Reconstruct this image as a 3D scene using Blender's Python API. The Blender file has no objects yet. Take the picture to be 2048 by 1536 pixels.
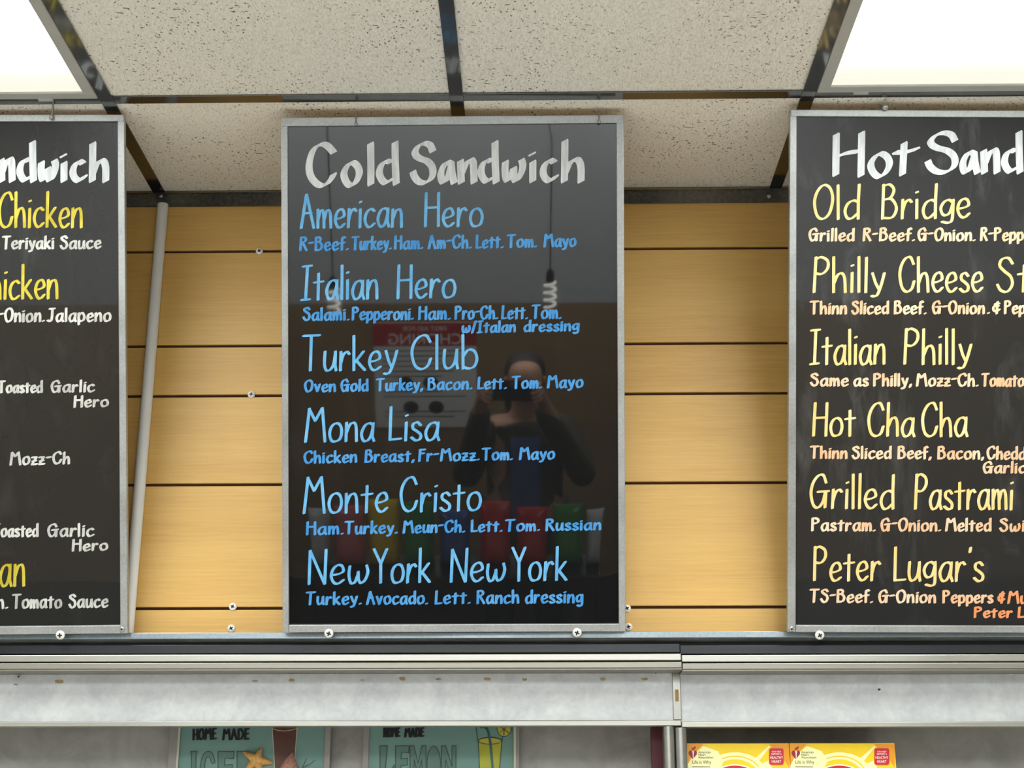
import bpy, bmesh, math, random
from mathutils import Matrix, Vector
random.seed(7)
S = bpy.context.scene
COL = S.collection
V = Vector

# ------------------------------------------------------------------ camera
FPX = 2900.0
TH = math.atan(951.0 / FPX)          # the lens looks up at the boards
PSI = math.radians(0.957)
CAM = V((0, 0, 1.5))
Rv = V((math.cos(PSI), math.sin(PSI), 0))
Fv = V((-math.sin(PSI) * math.cos(TH), math.cos(PSI) * math.cos(TH), math.sin(TH)))
Uv = Rv.cross(Fv)
cd = bpy.data.cameras.new('camera'); cam = bpy.data.objects.new('camera', cd); COL.objects.link(cam)
cam.matrix_world = Matrix(((Rv.x, Uv.x, -Fv.x, CAM.x), (Rv.y, Uv.y, -Fv.y, CAM.y), (Rv.z, Uv.z, -Fv.z, CAM.z), (0, 0, 0, 1)))
cd.sensor_width = 36.0; cd.lens = FPX / 2048.0 * 36.0; cd.clip_start = 0.02
S.camera = cam

def ray(px, py): return Fv + Rv * ((px - 1024.0) / FPX) + Uv * ((768.0 - py) / FPX)
def hY(px, py, Y):
    d = ray(px, py); return CAM + d * ((Y - CAM.y) / d.y)
def hZ(px, py, Z):
    d = ray(px, py); return CAM + d * ((Z - CAM.z) / d.z)
def zat(py, Y, px=1024): return hY(px, py, Y).z
def xat(px, py, Y): return hY(px, py, Y).x

# main measures of the place
_c = CAM + ray(319, 386) * (0.61 * FPX / 614.0)
CZ = _c.z; WY = _c.y                                   # ceiling height, back wall
XL = _c.x                                              # left main tee
XC, XR = XL + 0.61, XL + 1.22
YC = hZ(900, 195, CZ).y                                # cross tee row
print('CZ', CZ, 'WY', WY, 'XL', XL, 'YC', YC)

# ------------------------------------------------------------------ world, exposure, lights
w = bpy.data.worlds.new('world'); S.world = w; w.use_nodes = True
w.node_tree.nodes['Background'].inputs[0].default_value = (0.9, 0.95, 1, 1)
w.node_tree.nodes['Background'].inputs[1].default_value = 0.05
S.view_settings.view_transform = 'Standard'; S.view_settings.look = 'None'
S.view_settings.exposure = 1.08; S.view_settings.gamma = 1.0
S.view_settings.use_curve_mapping = False
LAMP = 6.0                                             # radiance of a fluorescent lens
def troffer_light(x, y, k=1.0):
    l = bpy.data.lights.new('troffer_light', 'AREA'); l.shape = 'RECTANGLE'; l.size = 0.56; l.size_y = 1.15
    l.energy = LAMP * math.pi * 0.56 * 1.15 * k; l.color = (0.975, 1.0, 0.975)
    o = bpy.data.objects.new('troffer_light', l); COL.objects.link(o); o.location = (x, y, CZ - 0.01)
for (x, y, k) in ((XL - 0.305, YC - 2.9, 1.5), (XR + 0.305, YC - 2.9, 1.5), (XC, YC - 2.9, 1.5)):
    troffer_light(x, y, k)

# ------------------------------------------------------------------ materials
def lin(c): return tuple((v / 12.92 if v <= 0.04045 else ((v + 0.055) / 1.055) ** 2.4) for v in (c[0] / 255., c[1] / 255., c[2] / 255.)) + (1.0,)
class MT:
    def __init__(s, name, rough=0.5, metal=0.0, col=(0.5, 0.5, 0.5, 1), spec=0.5):
        s.m = bpy.data.materials.new(name); s.m.use_nodes = True; s.t = s.m.node_tree; s.n = s.t.nodes; s.l = s.t.links
        s.b = s.n['Principled BSDF']; s.set('Base Color', col); s.set('Roughness', rough); s.set('Metallic', metal)
        s.set('Specular IOR Level', spec)
    def set(s, k, v): s.b.inputs[k].default_value = v
    def node(s, t, **kw):
        n = s.n.new(t)
        for k, v in kw.items():
            if k in n.inputs: n.inputs[k].default_value = v
            else: setattr(n, k, v)
        return n
    def co(s, scale=(1, 1, 1), rot=(0, 0, 0), kind='Object'):
        tc = s.n.new('ShaderNodeTexCoord'); mp = s.n.new('ShaderNodeMapping')
        mp.inputs['Scale'].default_value = scale; mp.inputs['Rotation'].default_value = rot
        s.l.new(tc.outputs[kind], mp.inputs['Vector']); return mp.outputs[0]
    def noise(s, co, scale, detail=3, rough=0.5, dist=0.0):
        n = s.node('ShaderNodeTexNoise'); n.inputs['Scale'].default_value = scale; n.inputs['Detail'].default_value = detail
        n.inputs['Roughness'].default_value = rough; n.inputs['Distortion'].default_value = dist
        s.l.new(co, n.inputs['Vector']); return n.outputs['Fac']
    def ramp(s, fac, stops, interp='LINEAR'):
        r = s.node('ShaderNodeValToRGB'); r.color_ramp.interpolation = interp
        e = r.color_ramp.elements
        while len(e) < len(stops): e.new(0.5)
        for k, (p, c) in enumerate(stops):
            e[k].position = p; e[k].color = c if not isinstance(c, (int, float)) else (c, c, c, 1)
        s.l.new(fac, r.inputs[0]); return r.outputs[0]
    def mix(s, fac, a, b, mode='MIX'):
        m = s.node('ShaderNodeMix'); m.data_type = 'RGBA'; m.blend_type = mode
        for sock, v in ((m.inputs[0], fac), (m.inputs[6], a), (m.inputs[7], b)):
            if isinstance(v, (int, float, tuple)): sock.default_value = v
            else: s.l.new(v, sock)
        return m.outputs[2]
    def to(s, key, out): s.l.new(out, s.b.inputs[key])
    def bump(s, h, strength=0.3, dist=0.001):
        b = s.node('ShaderNodeBump'); b.inputs['Strength'].default_value = strength; b.inputs['Distance'].default_value = dist
        s.l.new(h, b.inputs['Height']); s.to('Normal', b.outputs[0])
M = {}
def plain(key, rgb, rough=0.5, metal=0.0, var=0.06, scale=25.0, spec=0.5):
    m = MT(key, rough, metal, lin(rgb), spec); c = lin(rgb)
    f = m.noise(m.co(), scale, 4)
    lo = tuple(max(0, v * (1 - var)) for v in c[:3]) + (1,); hi = tuple(min(1, v * (1 + var)) for v in c[:3]) + (1,)
    m.to('Base Color', m.ramp(f, [(0.3, lo), (0.7, hi)])); M[key] = m.m; return m

# ceiling tile: fissured mineral fibre
m = MT('mineral_tile', 0.9, spec=0.2)
base = m.ramp(m.noise(m.co(), 2.2, 4, 0.6), [(0.3, lin((246, 240, 226))), (0.7, lin((251, 247, 236)))])
def flecks(scale, stretch, rotz, thr, seed):
    wob = m.noise(m.co(), 40, 2)
    mp = m.co(stretch, (0, 0, rotz))
    ad = m.node('ShaderNodeVectorMath', operation='ADD'); sc = m.node('ShaderNodeVectorMath', operation='SCALE')
    cx = m.node('ShaderNodeCombineXYZ'); m.l.new(wob, cx.inputs[0]); m.l.new(wob, cx.inputs[1]); cx.inputs[2].default_value = seed
    m.l.new(cx.outputs[0], sc.inputs[0]); sc.inputs['Scale'].default_value = 0.012
    m.l.new(mp, ad.inputs[0]); m.l.new(sc.outputs[0], ad.inputs[1])
    v = m.node('ShaderNodeTexVoronoi'); v.voronoi_dimensions = '2D'; v.inputs['Scale'].default_value = scale
    m.l.new(ad.outputs[0], v.inputs['Vector'])
    d = m.ramp(v.outputs['Distance'], [(0.10, 1.0), (0.19, 0.0)])
    sp = m.node('ShaderNodeSeparateColor'); m.l.new(v.outputs['Color'], sp.inputs[0])
    g = m.ramp(sp.outputs[0], [(thr, 0.0), (thr + 0.02, 1.0)])
    return m.mix(1.0, d, g, 'MULTIPLY')
f1 = flecks(120, (1, 0.5, 1), 0.7, 0.80, 0.0)
f2 = flecks(110, (0.5, 1, 1), 0.4, 0.86, 3.0)
f3 = flecks(190, (0.9, 0.6, 1), 1.1, 0.74, 5.0)
patch = m.ramp(m.noise(m.co(), 5.0, 2), [(0.38, 0.35), (0.62, 1.0)])
dark = m.mix(1.0, m.mix(1.0, f1, f2, 'LIGHTEN'), f3, 'LIGHTEN')
dark = m.mix(1.0, dark, patch, 'MULTIPLY')
grain = m.ramp(m.noise(m.co((1.7, 0.6, 1), (0, 0, 0.55)), 210, 2, 0.6), [(0.34, 0.0), (0.56, 1.0)])
c1 = m.mix(0.42, base, m.ramp(grain, [(0, lin((216, 207, 190))), (1, lin((254, 251, 242)))]))
m.to('Base Color', m.mix(dark, c1, lin((112, 100, 82))))
inv = m.ramp(dark, [(0, 1.0), (1, 0.0)])
m.bump(m.mix(0.5, grain, inv), 0.55, 0.003)
M['tile'] = m.m

# maple slat wall
m = MT('maple_laminate', 0.42, spec=0.4)
g = m.noise(m.co((0.9, 1, 26)), 9, 5, 0.65, 0.5)
g2 = m.noise(m.co((0.12, 1, 2.2)), 6, 3)
c = m.mix(0.5, m.ramp(g, [(0.3, lin((196, 150, 78))), (0.7, lin((218, 178, 101)))]), m.ramp(g2, [(0.3, lin((198, 152, 79))), (0.7, lin((224, 184, 108)))]))
m.to('Base Color', c); M['maple'] = m.m
plain('groove_brown', (70, 40, 14), 0.7)
plain('grey_pole', (226, 226, 222), 0.55, var=0.03, scale=8)
# galvanised steel
def galv(key, rgb, rough, metal=0.7):
    m = MT(key, rough, metal)
    f = m.noise(m.co(), 210, 3, 0.6); f2 = m.noise(m.co((1, 1, 0.5)), 12, 3)
    a = tuple(v * 0.82 for v in lin(rgb)[:3]) + (1,); b = tuple(min(1, v * 1.15) for v in lin(rgb)[:3]) + (1,)
    m.to('Base Color', m.mix(0.45, m.ramp(f, [(0.35, a), (0.65, b)]), m.ramp(f2, [(0.3, a), (0.7, b)])))
    m.to('Roughness', m.ramp(f2, [(0.3, rough - 0.08), (0.7, rough + 0.1)])); M[key] = m.m
galv('galvanised', (178, 181, 181), 0.42)
galv('galvanised_ledge', (142, 153, 160), 0.38)
# brushed aluminium, brushed along the rail
def brushed(key, rgb, rough, metal=1.0):
    m = MT(key, rough, metal)
    f = m.noise(m.co((0.5, 60, 60)), 6, 3); f2 = m.noise(m.co((1.2, 3, 3)), 3, 3)
    a = tuple(v * 0.86 for v in lin(rgb)[:3]) + (1,); b = tuple(min(1, v * 1.08) for v in lin(rgb)[:3]) + (1,)
    m.to('Base Color', m.mix(0.5, m.ramp(f, [(0.3, a), (0.7, b)]), m.ramp(f2, [(0.35, a), (0.65, b)])))
    m.to('Roughness', m.ramp(f2, [(0.3, rough), (0.7, rough + 0.12)])); M[key] = m.m
brushed('aluminium', (178, 177, 169), 0.32, 0.85)
brushed('aluminium_shaded', (150, 147, 137), 0.38, 0.85)  # aluminium darkened in colour for the dimmer reflection of lower rail and underside
brushed('steel_post', (162, 161, 155), 0.25, 0.95)
brushed('dark_track', (50, 52, 56), 0.35, 0.5)
plain('black_gap', (10, 10, 10), 0.8)
# black lacquered ceiling tee: smooth and mirror like
m = MT('black_tee', 0.09, 0.0, lin((24, 25, 27)), 1.0)
m.set('IOR', 1.9)
f = m.noise(m.co((1, 1, 1)), 9, 3); m.to('Roughness', m.ramp(f, [(0.35, 0.05), (0.7, 0.16)])); M['tee'] = m.m
m = MT('wall_angle_metal', 0.3, 0.5, lin((58, 58, 60)))
f = m.mix(0.22, m.noise(m.co((1, 1, 1)), 2.6, 2, 0.6), m.noise(m.co((1, 1, 1)), 130, 3, 0.6))
m.to('Base Color', m.ramp(f, [(0.40, lin((48, 50, 53))), (0.62, lin((128, 124, 116)))])); M['wall_angle'] = m.m
# board face: gloss black sheet with chalky wipe marks
def board_face(key, dusty, base=(22, 23, 24)):
    m = MT(key, 0.06, 0, lin((22, 23, 24)), 0.5); m.set('IOR', 1.68)
    f = m.noise(m.co((1.5, 1, 1), (0, 0, 0.5)), 4.5, 5, 0.6, 0.8); f2 = m.noise(m.co((6, 1.2, 1), (0, 0, -0.6)), 5, 4, 0.65, 0.4)
    wipe = m.mix(1.0, m.ramp(f, [(0.5, 0.0), (0.78, 1.0)]), m.ramp(f2, [(0.45, 0.0), (0.75, 1.0)]), 'MULTIPLY')
    m.to('Base Color', m.mix(wipe, lin(base), lin(dusty)))
    m.to('Roughness', m.ramp(f, [(0.3, 0.018), (0.8, 0.034)])); M[key] = m.m
board_face('board_face_clean', (44, 45, 46)); board_face('board_face_dusty', (110, 110, 110), (44, 44, 44)); board_face('board_face_worn', (74, 74, 74), (42, 42, 41))
def marker(key, a, b, rough=0.55, scale=14, stre=(1, 1, 1)):
    m = MT(key, rough, spec=0.35)
    f = m.noise(m.co(stre), scale, 3, 0.6)
    m.to('Base Color', m.ramp(f, [(0.36, lin(a)), (0.64, lin(b))])); M[key] = m.m
marker('white_paint', (198, 203, 206), (226, 230, 232), stre=(7, 1, 1), scale=20)
marker('bright_white_paint', (188, 192, 197), (214, 217, 220), stre=(7, 1, 1), scale=20)
marker('light_blue_paint', (88, 162, 216), (116, 184, 228), scale=30)
marker('blue_paint', (56, 136, 204), (84, 156, 216), scale=30)
marker('pale_yellow_paint', (238, 202, 122), (236, 217, 162), scale=22)
marker('salmon_paint', (234, 174, 130), (236, 212, 182), scale=9)
marker('orange_paint', (232, 140, 86), (236, 160, 110), scale=20)
marker('yellow_paint', (180, 162, 36), (208, 194, 76), scale=26)
marker('chalk_white_paint', (166, 166, 162), (206, 206, 202), scale=26)
# laminate fascia
m = MT('grey_laminate', 0.5, spec=0.35)
f = m.noise(m.co(), 16, 6, 0.65, 0.6); f2 = m.noise(m.co(), 90, 3, 0.6)
m.to('Base Color', m.mix(0.35, m.ramp(f, [(0.34, lin((176, 180, 185))), (0.66, lin((208, 211, 214)))]), m.ramp(f2, [(0.3, lin((184, 187, 190))), (0.7, lin((216, 218, 219)))])))
M['laminate'] = m.m
m = MT('recess_laminate', 0.5, spec=0.35)
f = m.noise(m.co(), 12, 6, 0.65, 0.6)
m.to('Base Color', m.ramp(f, [(0.34, lin((150, 148, 142))), (0.66, lin((176, 174, 168)))])); M['recess'] = m.m
plain('tape_residue', (158, 140, 108), 0.8, var=0.35, scale=160)
plain('tape_amber', (150, 118, 50), 0.5, var=0.2, scale=60)
plain('white_enamel', (232, 232, 228), 0.35, var=0.02)
plain('screw_white', (236, 236, 232), 0.3, 0.1, var=0.03)
plain('screw_steel', (190, 190, 188), 0.3, 0.8, var=0.05)
plain('dark_slot', (40, 40, 42), 0.6)
plain('wire_steel', (170, 170, 168), 0.35, 0.8)
plain('light_frame', (186, 186, 180), 0.4, 0.1, var=0.03)
plain('teal_card', (116, 152, 144), 0.7, var=0.05, scale=8)
plain('teal_shade', (96, 128, 119), 0.7, var=0.05, scale=8)
plain('ink_black', (20, 20, 20), 0.6)
plain('ink_grey', (58, 72, 68), 0.6)
plain('frame_grey', (146, 142, 138), 0.5, var=0.1)
plain('card_edge', (196, 192, 168), 0.6)
plain('tea_brown', (92, 58, 44), 0.5, var=0.15)
plain('lemon_liquid', (176, 178, 40), 0.5, var=0.1)
plain('lemon_rind', (196, 184, 70), 0.5, var=0.1)
plain('straw_green', (40, 92, 92), 0.4)
plain('starfish_tan', (206, 156, 88), 0.8, var=0.2, scale=180)
plain('shell_pink', (178, 128, 112), 0.6, var=0.3, scale=160)
plain('maroon', (84, 30, 38), 0.6)
plain('box_yellow', (240, 204, 10), 0.35, var=0.05, scale=14)
plain('box_orange', (228, 150, 20), 0.4, var=0.05)
plain('box_pale', (240, 238, 176), 0.35, var=0.04)
plain('box_red', (192, 28, 44), 0.35, var=0.03)
plain('heart_red', (140, 28, 36), 0.4, var=0.03)
plain('print_white', (245, 243, 238), 0.4, var=0.02)
plain('print_black', (45, 42, 38), 0.5, var=0.02)
plain('brown_panel', (150, 124, 90), 0.5, var=0.1, scale=4)
plain('bounce_white', (244, 243, 240), 0.5, var=0.01, scale=3)
plain('white_wall', (186, 189, 192), 0.6, var=0.02, scale=3)
plain('grey_paint', (206, 206, 204), 0.6, var=0.04, scale=3)
plain('floor_vinyl', (150, 146, 138), 0.45, var=0.08, scale=6)

# ------------------------------------------------------------------ mesh helpers
WM = {}                                               # world matrices of what has been built
class MB:
    def __init__(s): s.v = []; s.f = []; s.mi = []; s.sm = []
    def add(s, vs, fs, mi=0, smooth=False):
        o = len(s.v); s.v += [tuple(v) for v in vs]
        for f in fs: s.f.append([o + i for i in f]); s.mi.append(mi); s.sm.append(smooth)
        return s
    def box(s, x0, x1, y0, y1, z0, z1, mi=0):
        x0, x1 = sorted((x0, x1)); y0, y1 = sorted((y0, y1)); z0, z1 = sorted((z0, z1))
        vs = [(x, y, z) for z in (z0, z1) for y in (y0, y1) for x in (x0, x1)]
        return s.add(vs, [(0, 2, 3, 1), (4, 5, 7, 6), (0, 1, 5, 4), (2, 6, 7, 3), (0, 4, 6, 2), (1, 3, 7, 5)], mi)
    def quadbox(s, q, back, mi=0):
        """q: four front corners counter-clockwise seen from the front; back: offset vector to the rear face"""
        q = [V(p) for p in q]; b = [p + V(back) for p in q]
        return s.add(q + b, [(0, 1, 2, 3), (7, 6, 5, 4), (0, 4, 5, 1), (1, 5, 6, 2), (2, 6, 7, 3), (3, 7, 4, 0)], mi)
    def prism_x(s, prof, x0, x1, mi=0, smooth=False):
        """profile of (y, z) points extruded along x"""
        n = len(prof); vs = [(x0, y, z) for y, z in prof] + [(x1, y, z) for y, z in prof]
        fs = [(i, (i + 1) % n, n + (i + 1) % n, n + i) for i in range(n)]
        return s.add(vs, fs + [tuple(range(n))[::-1], tuple(range(n, 2 * n))], mi, smooth)
    def tube(s, pts, r, n=10, mi=0):
        pts = [V(p) for p in pts]; rings = []
        for i, p in enumerate(pts):
            d = (pts[min(i + 1, len(pts) - 1)] - pts[max(i - 1, 0)]).normalized()
            a = d.cross(V((0, 0, 1)) if abs(d.z) < 0.9 else V((1, 0, 0))).normalized(); b = d.cross(a)
            rings.append([p + (a * math.cos(t) + b * math.sin(t)) * (r[i] if isinstance(r, (list, tuple)) else r) for t in [2 * math.pi * k / n for k in range(n)]])
        vs = [p for g in rings for p in g]
        fs = [(i * n + k, i * n + (k + 1) % n, (i + 1) * n + (k + 1) % n, (i + 1) * n + k) for i in range(len(pts) - 1) for k in range(n)]
        s.add(vs, fs, mi, True)
        return s.add(rings[0] + rings[-1], [tuple(range(n))[::-1], tuple(range(n, 2 * n))], mi)
    def dome(s, c, axis, r, h, n=16, mi=0):
        """shallow pan head standing on c along axis"""
        axis = V(axis).normalized(); a = axis.cross(V((0.3, 0.1, 1))).normalized(); b = axis.cross(a); c = V(c)
        prof = [(r, 0), (r, h * 0.35), (r * 0.86, h * 0.75), (r * 0.55, h), ]
        vs = [c + (a * math.cos(t) + b * math.sin(t)) * rr + axis * hh for rr, hh in prof for t in [2 * math.pi * k / n for k in range(n)]]
        fs = [(i * n + k, i * n + (k + 1) % n, (i + 1) * n + (k + 1) % n, (i + 1) * n + k) for i in range(3) for k in range(n)]
        fs += [tuple(range(n))[::-1], tuple(range(3 * n, 4 * n))]
        return s.add(vs, fs, mi, True)
    def build(s, name, mats, parent=None, local=False, bevel=0.0, origin=None):
        if not isinstance(mats, (list, tuple)): mats = [mats]
        vs = [V(v) for v in s.v]; me = bpy.data.meshes.new(name)
        if parent is not None:
            if not local:
                inv = WM[parent.name].inverted(); vs = [inv @ v for v in vs]
            mw = WM[parent.name].copy()
        else:
            if origin is None:
                lo = V([min(v[i] for v in vs) for i in range(3)]); hi = V([max(v[i] for v in vs) for i in range(3)])
                origin = V(((lo.x + hi.x) / 2, (lo.y + hi.y) / 2, lo.z))
            vs = [v - V(origin) for v in vs]; mw = Matrix.Translation(origin)
        me.from_pydata(vs, [], s.f)
        for k, p in enumerate(me.polygons): p.material_index = s.mi[k]; p.use_smooth = s.sm[k]
        for mm in mats: me.materials.append(M[mm])
        me.update()
        o = bpy.data.objects.new(name, me); COL.objects.link(o)
        if parent is not None: o.parent = parent
        else: o.location = origin
        WM[o.name] = mw
        if bevel:
            b = o.modifiers.new('bevel', 'BEVEL'); b.width = bevel; b.segments = 2; b.limit_method = 'ANGLE'; b.angle_limit = 0.6
        return o
def tag(o, label, cat, group=None):
    o['label'] = label; o['category'] = cat
    if group: o['group'] = group
    return o
def struct(o): o['kind'] = 'structure'; return o
def empty(name, mw, label, cat, group=None):
    o = bpy.data.objects.new(name, None); COL.objects.link(o); o.empty_display_size = 0.05
    o.matrix_world = mw; WM[o.name] = mw.copy(); return tag(o, label, cat, group)

# ------------------------------------------------------------------ pen lettering
def catmull(p, n=7):
    if len(p) < 3: return list(p)
    closed = (abs(p[0][0] - p[-1][0]) + abs(p[0][1] - p[-1][1])) < 1e-6
    q = [p[-2] if closed else (2 * p[0][0] - p[1][0], 2 * p[0][1] - p[1][1])] + list(p) + [p[1] if closed else (2 * p[-1][0] - p[-2][0], 2 * p[-1][1] - p[-2][1])]
    out = []
    for i in range(1, len(q) - 2):
        for k in range(n):
            t = k / n; r = []
            for a in (0, 1):
                p0, p1, p2, p3 = q[i - 1][a], q[i][a], q[i + 1][a], q[i + 2][a]
                r.append(0.5 * (2 * p1 + (p2 - p0) * t + (2 * p0 - 5 * p1 + 4 * p2 - p3) * t * t + (3 * p1 - p0 - 3 * p2 + p3) * t ** 3))
            out.append(tuple(r))
    out.append(tuple(p[-1])); return out
def hull(pts):
    pts = sorted(set((round(a, 7), round(b, 7)) for a, b in pts))
    def half(ps):
        h = []
        for p in ps:
            while len(h) > 1 and (h[-1][0] - h[-2][0]) * (p[1] - h[-2][1]) - (h[-1][1] - h[-2][1]) * (p[0] - h[-2][0]) <= 1e-12: h.pop()
            h.append(p)
        return h
    a, b = half(pts), half(pts[::-1]); return a[:-1] + b[:-1]
def nib_pts(wid, th, ang):
    c, s = math.cos(ang), math.sin(ang); a, b = wid / 2, th / 2; k = 0.75
    return [(x * c - y * s, x * s + y * c) for x, y in ((a, b * k), (a - b * (1 - k), b), (-a + b * (1 - k), b), (-a, b * k), (-a, -b * k), (-a + b * (1 - k), -b), (a - b * (1 - k), -b), (a, -b * k))]
E_ = 'c'
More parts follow.
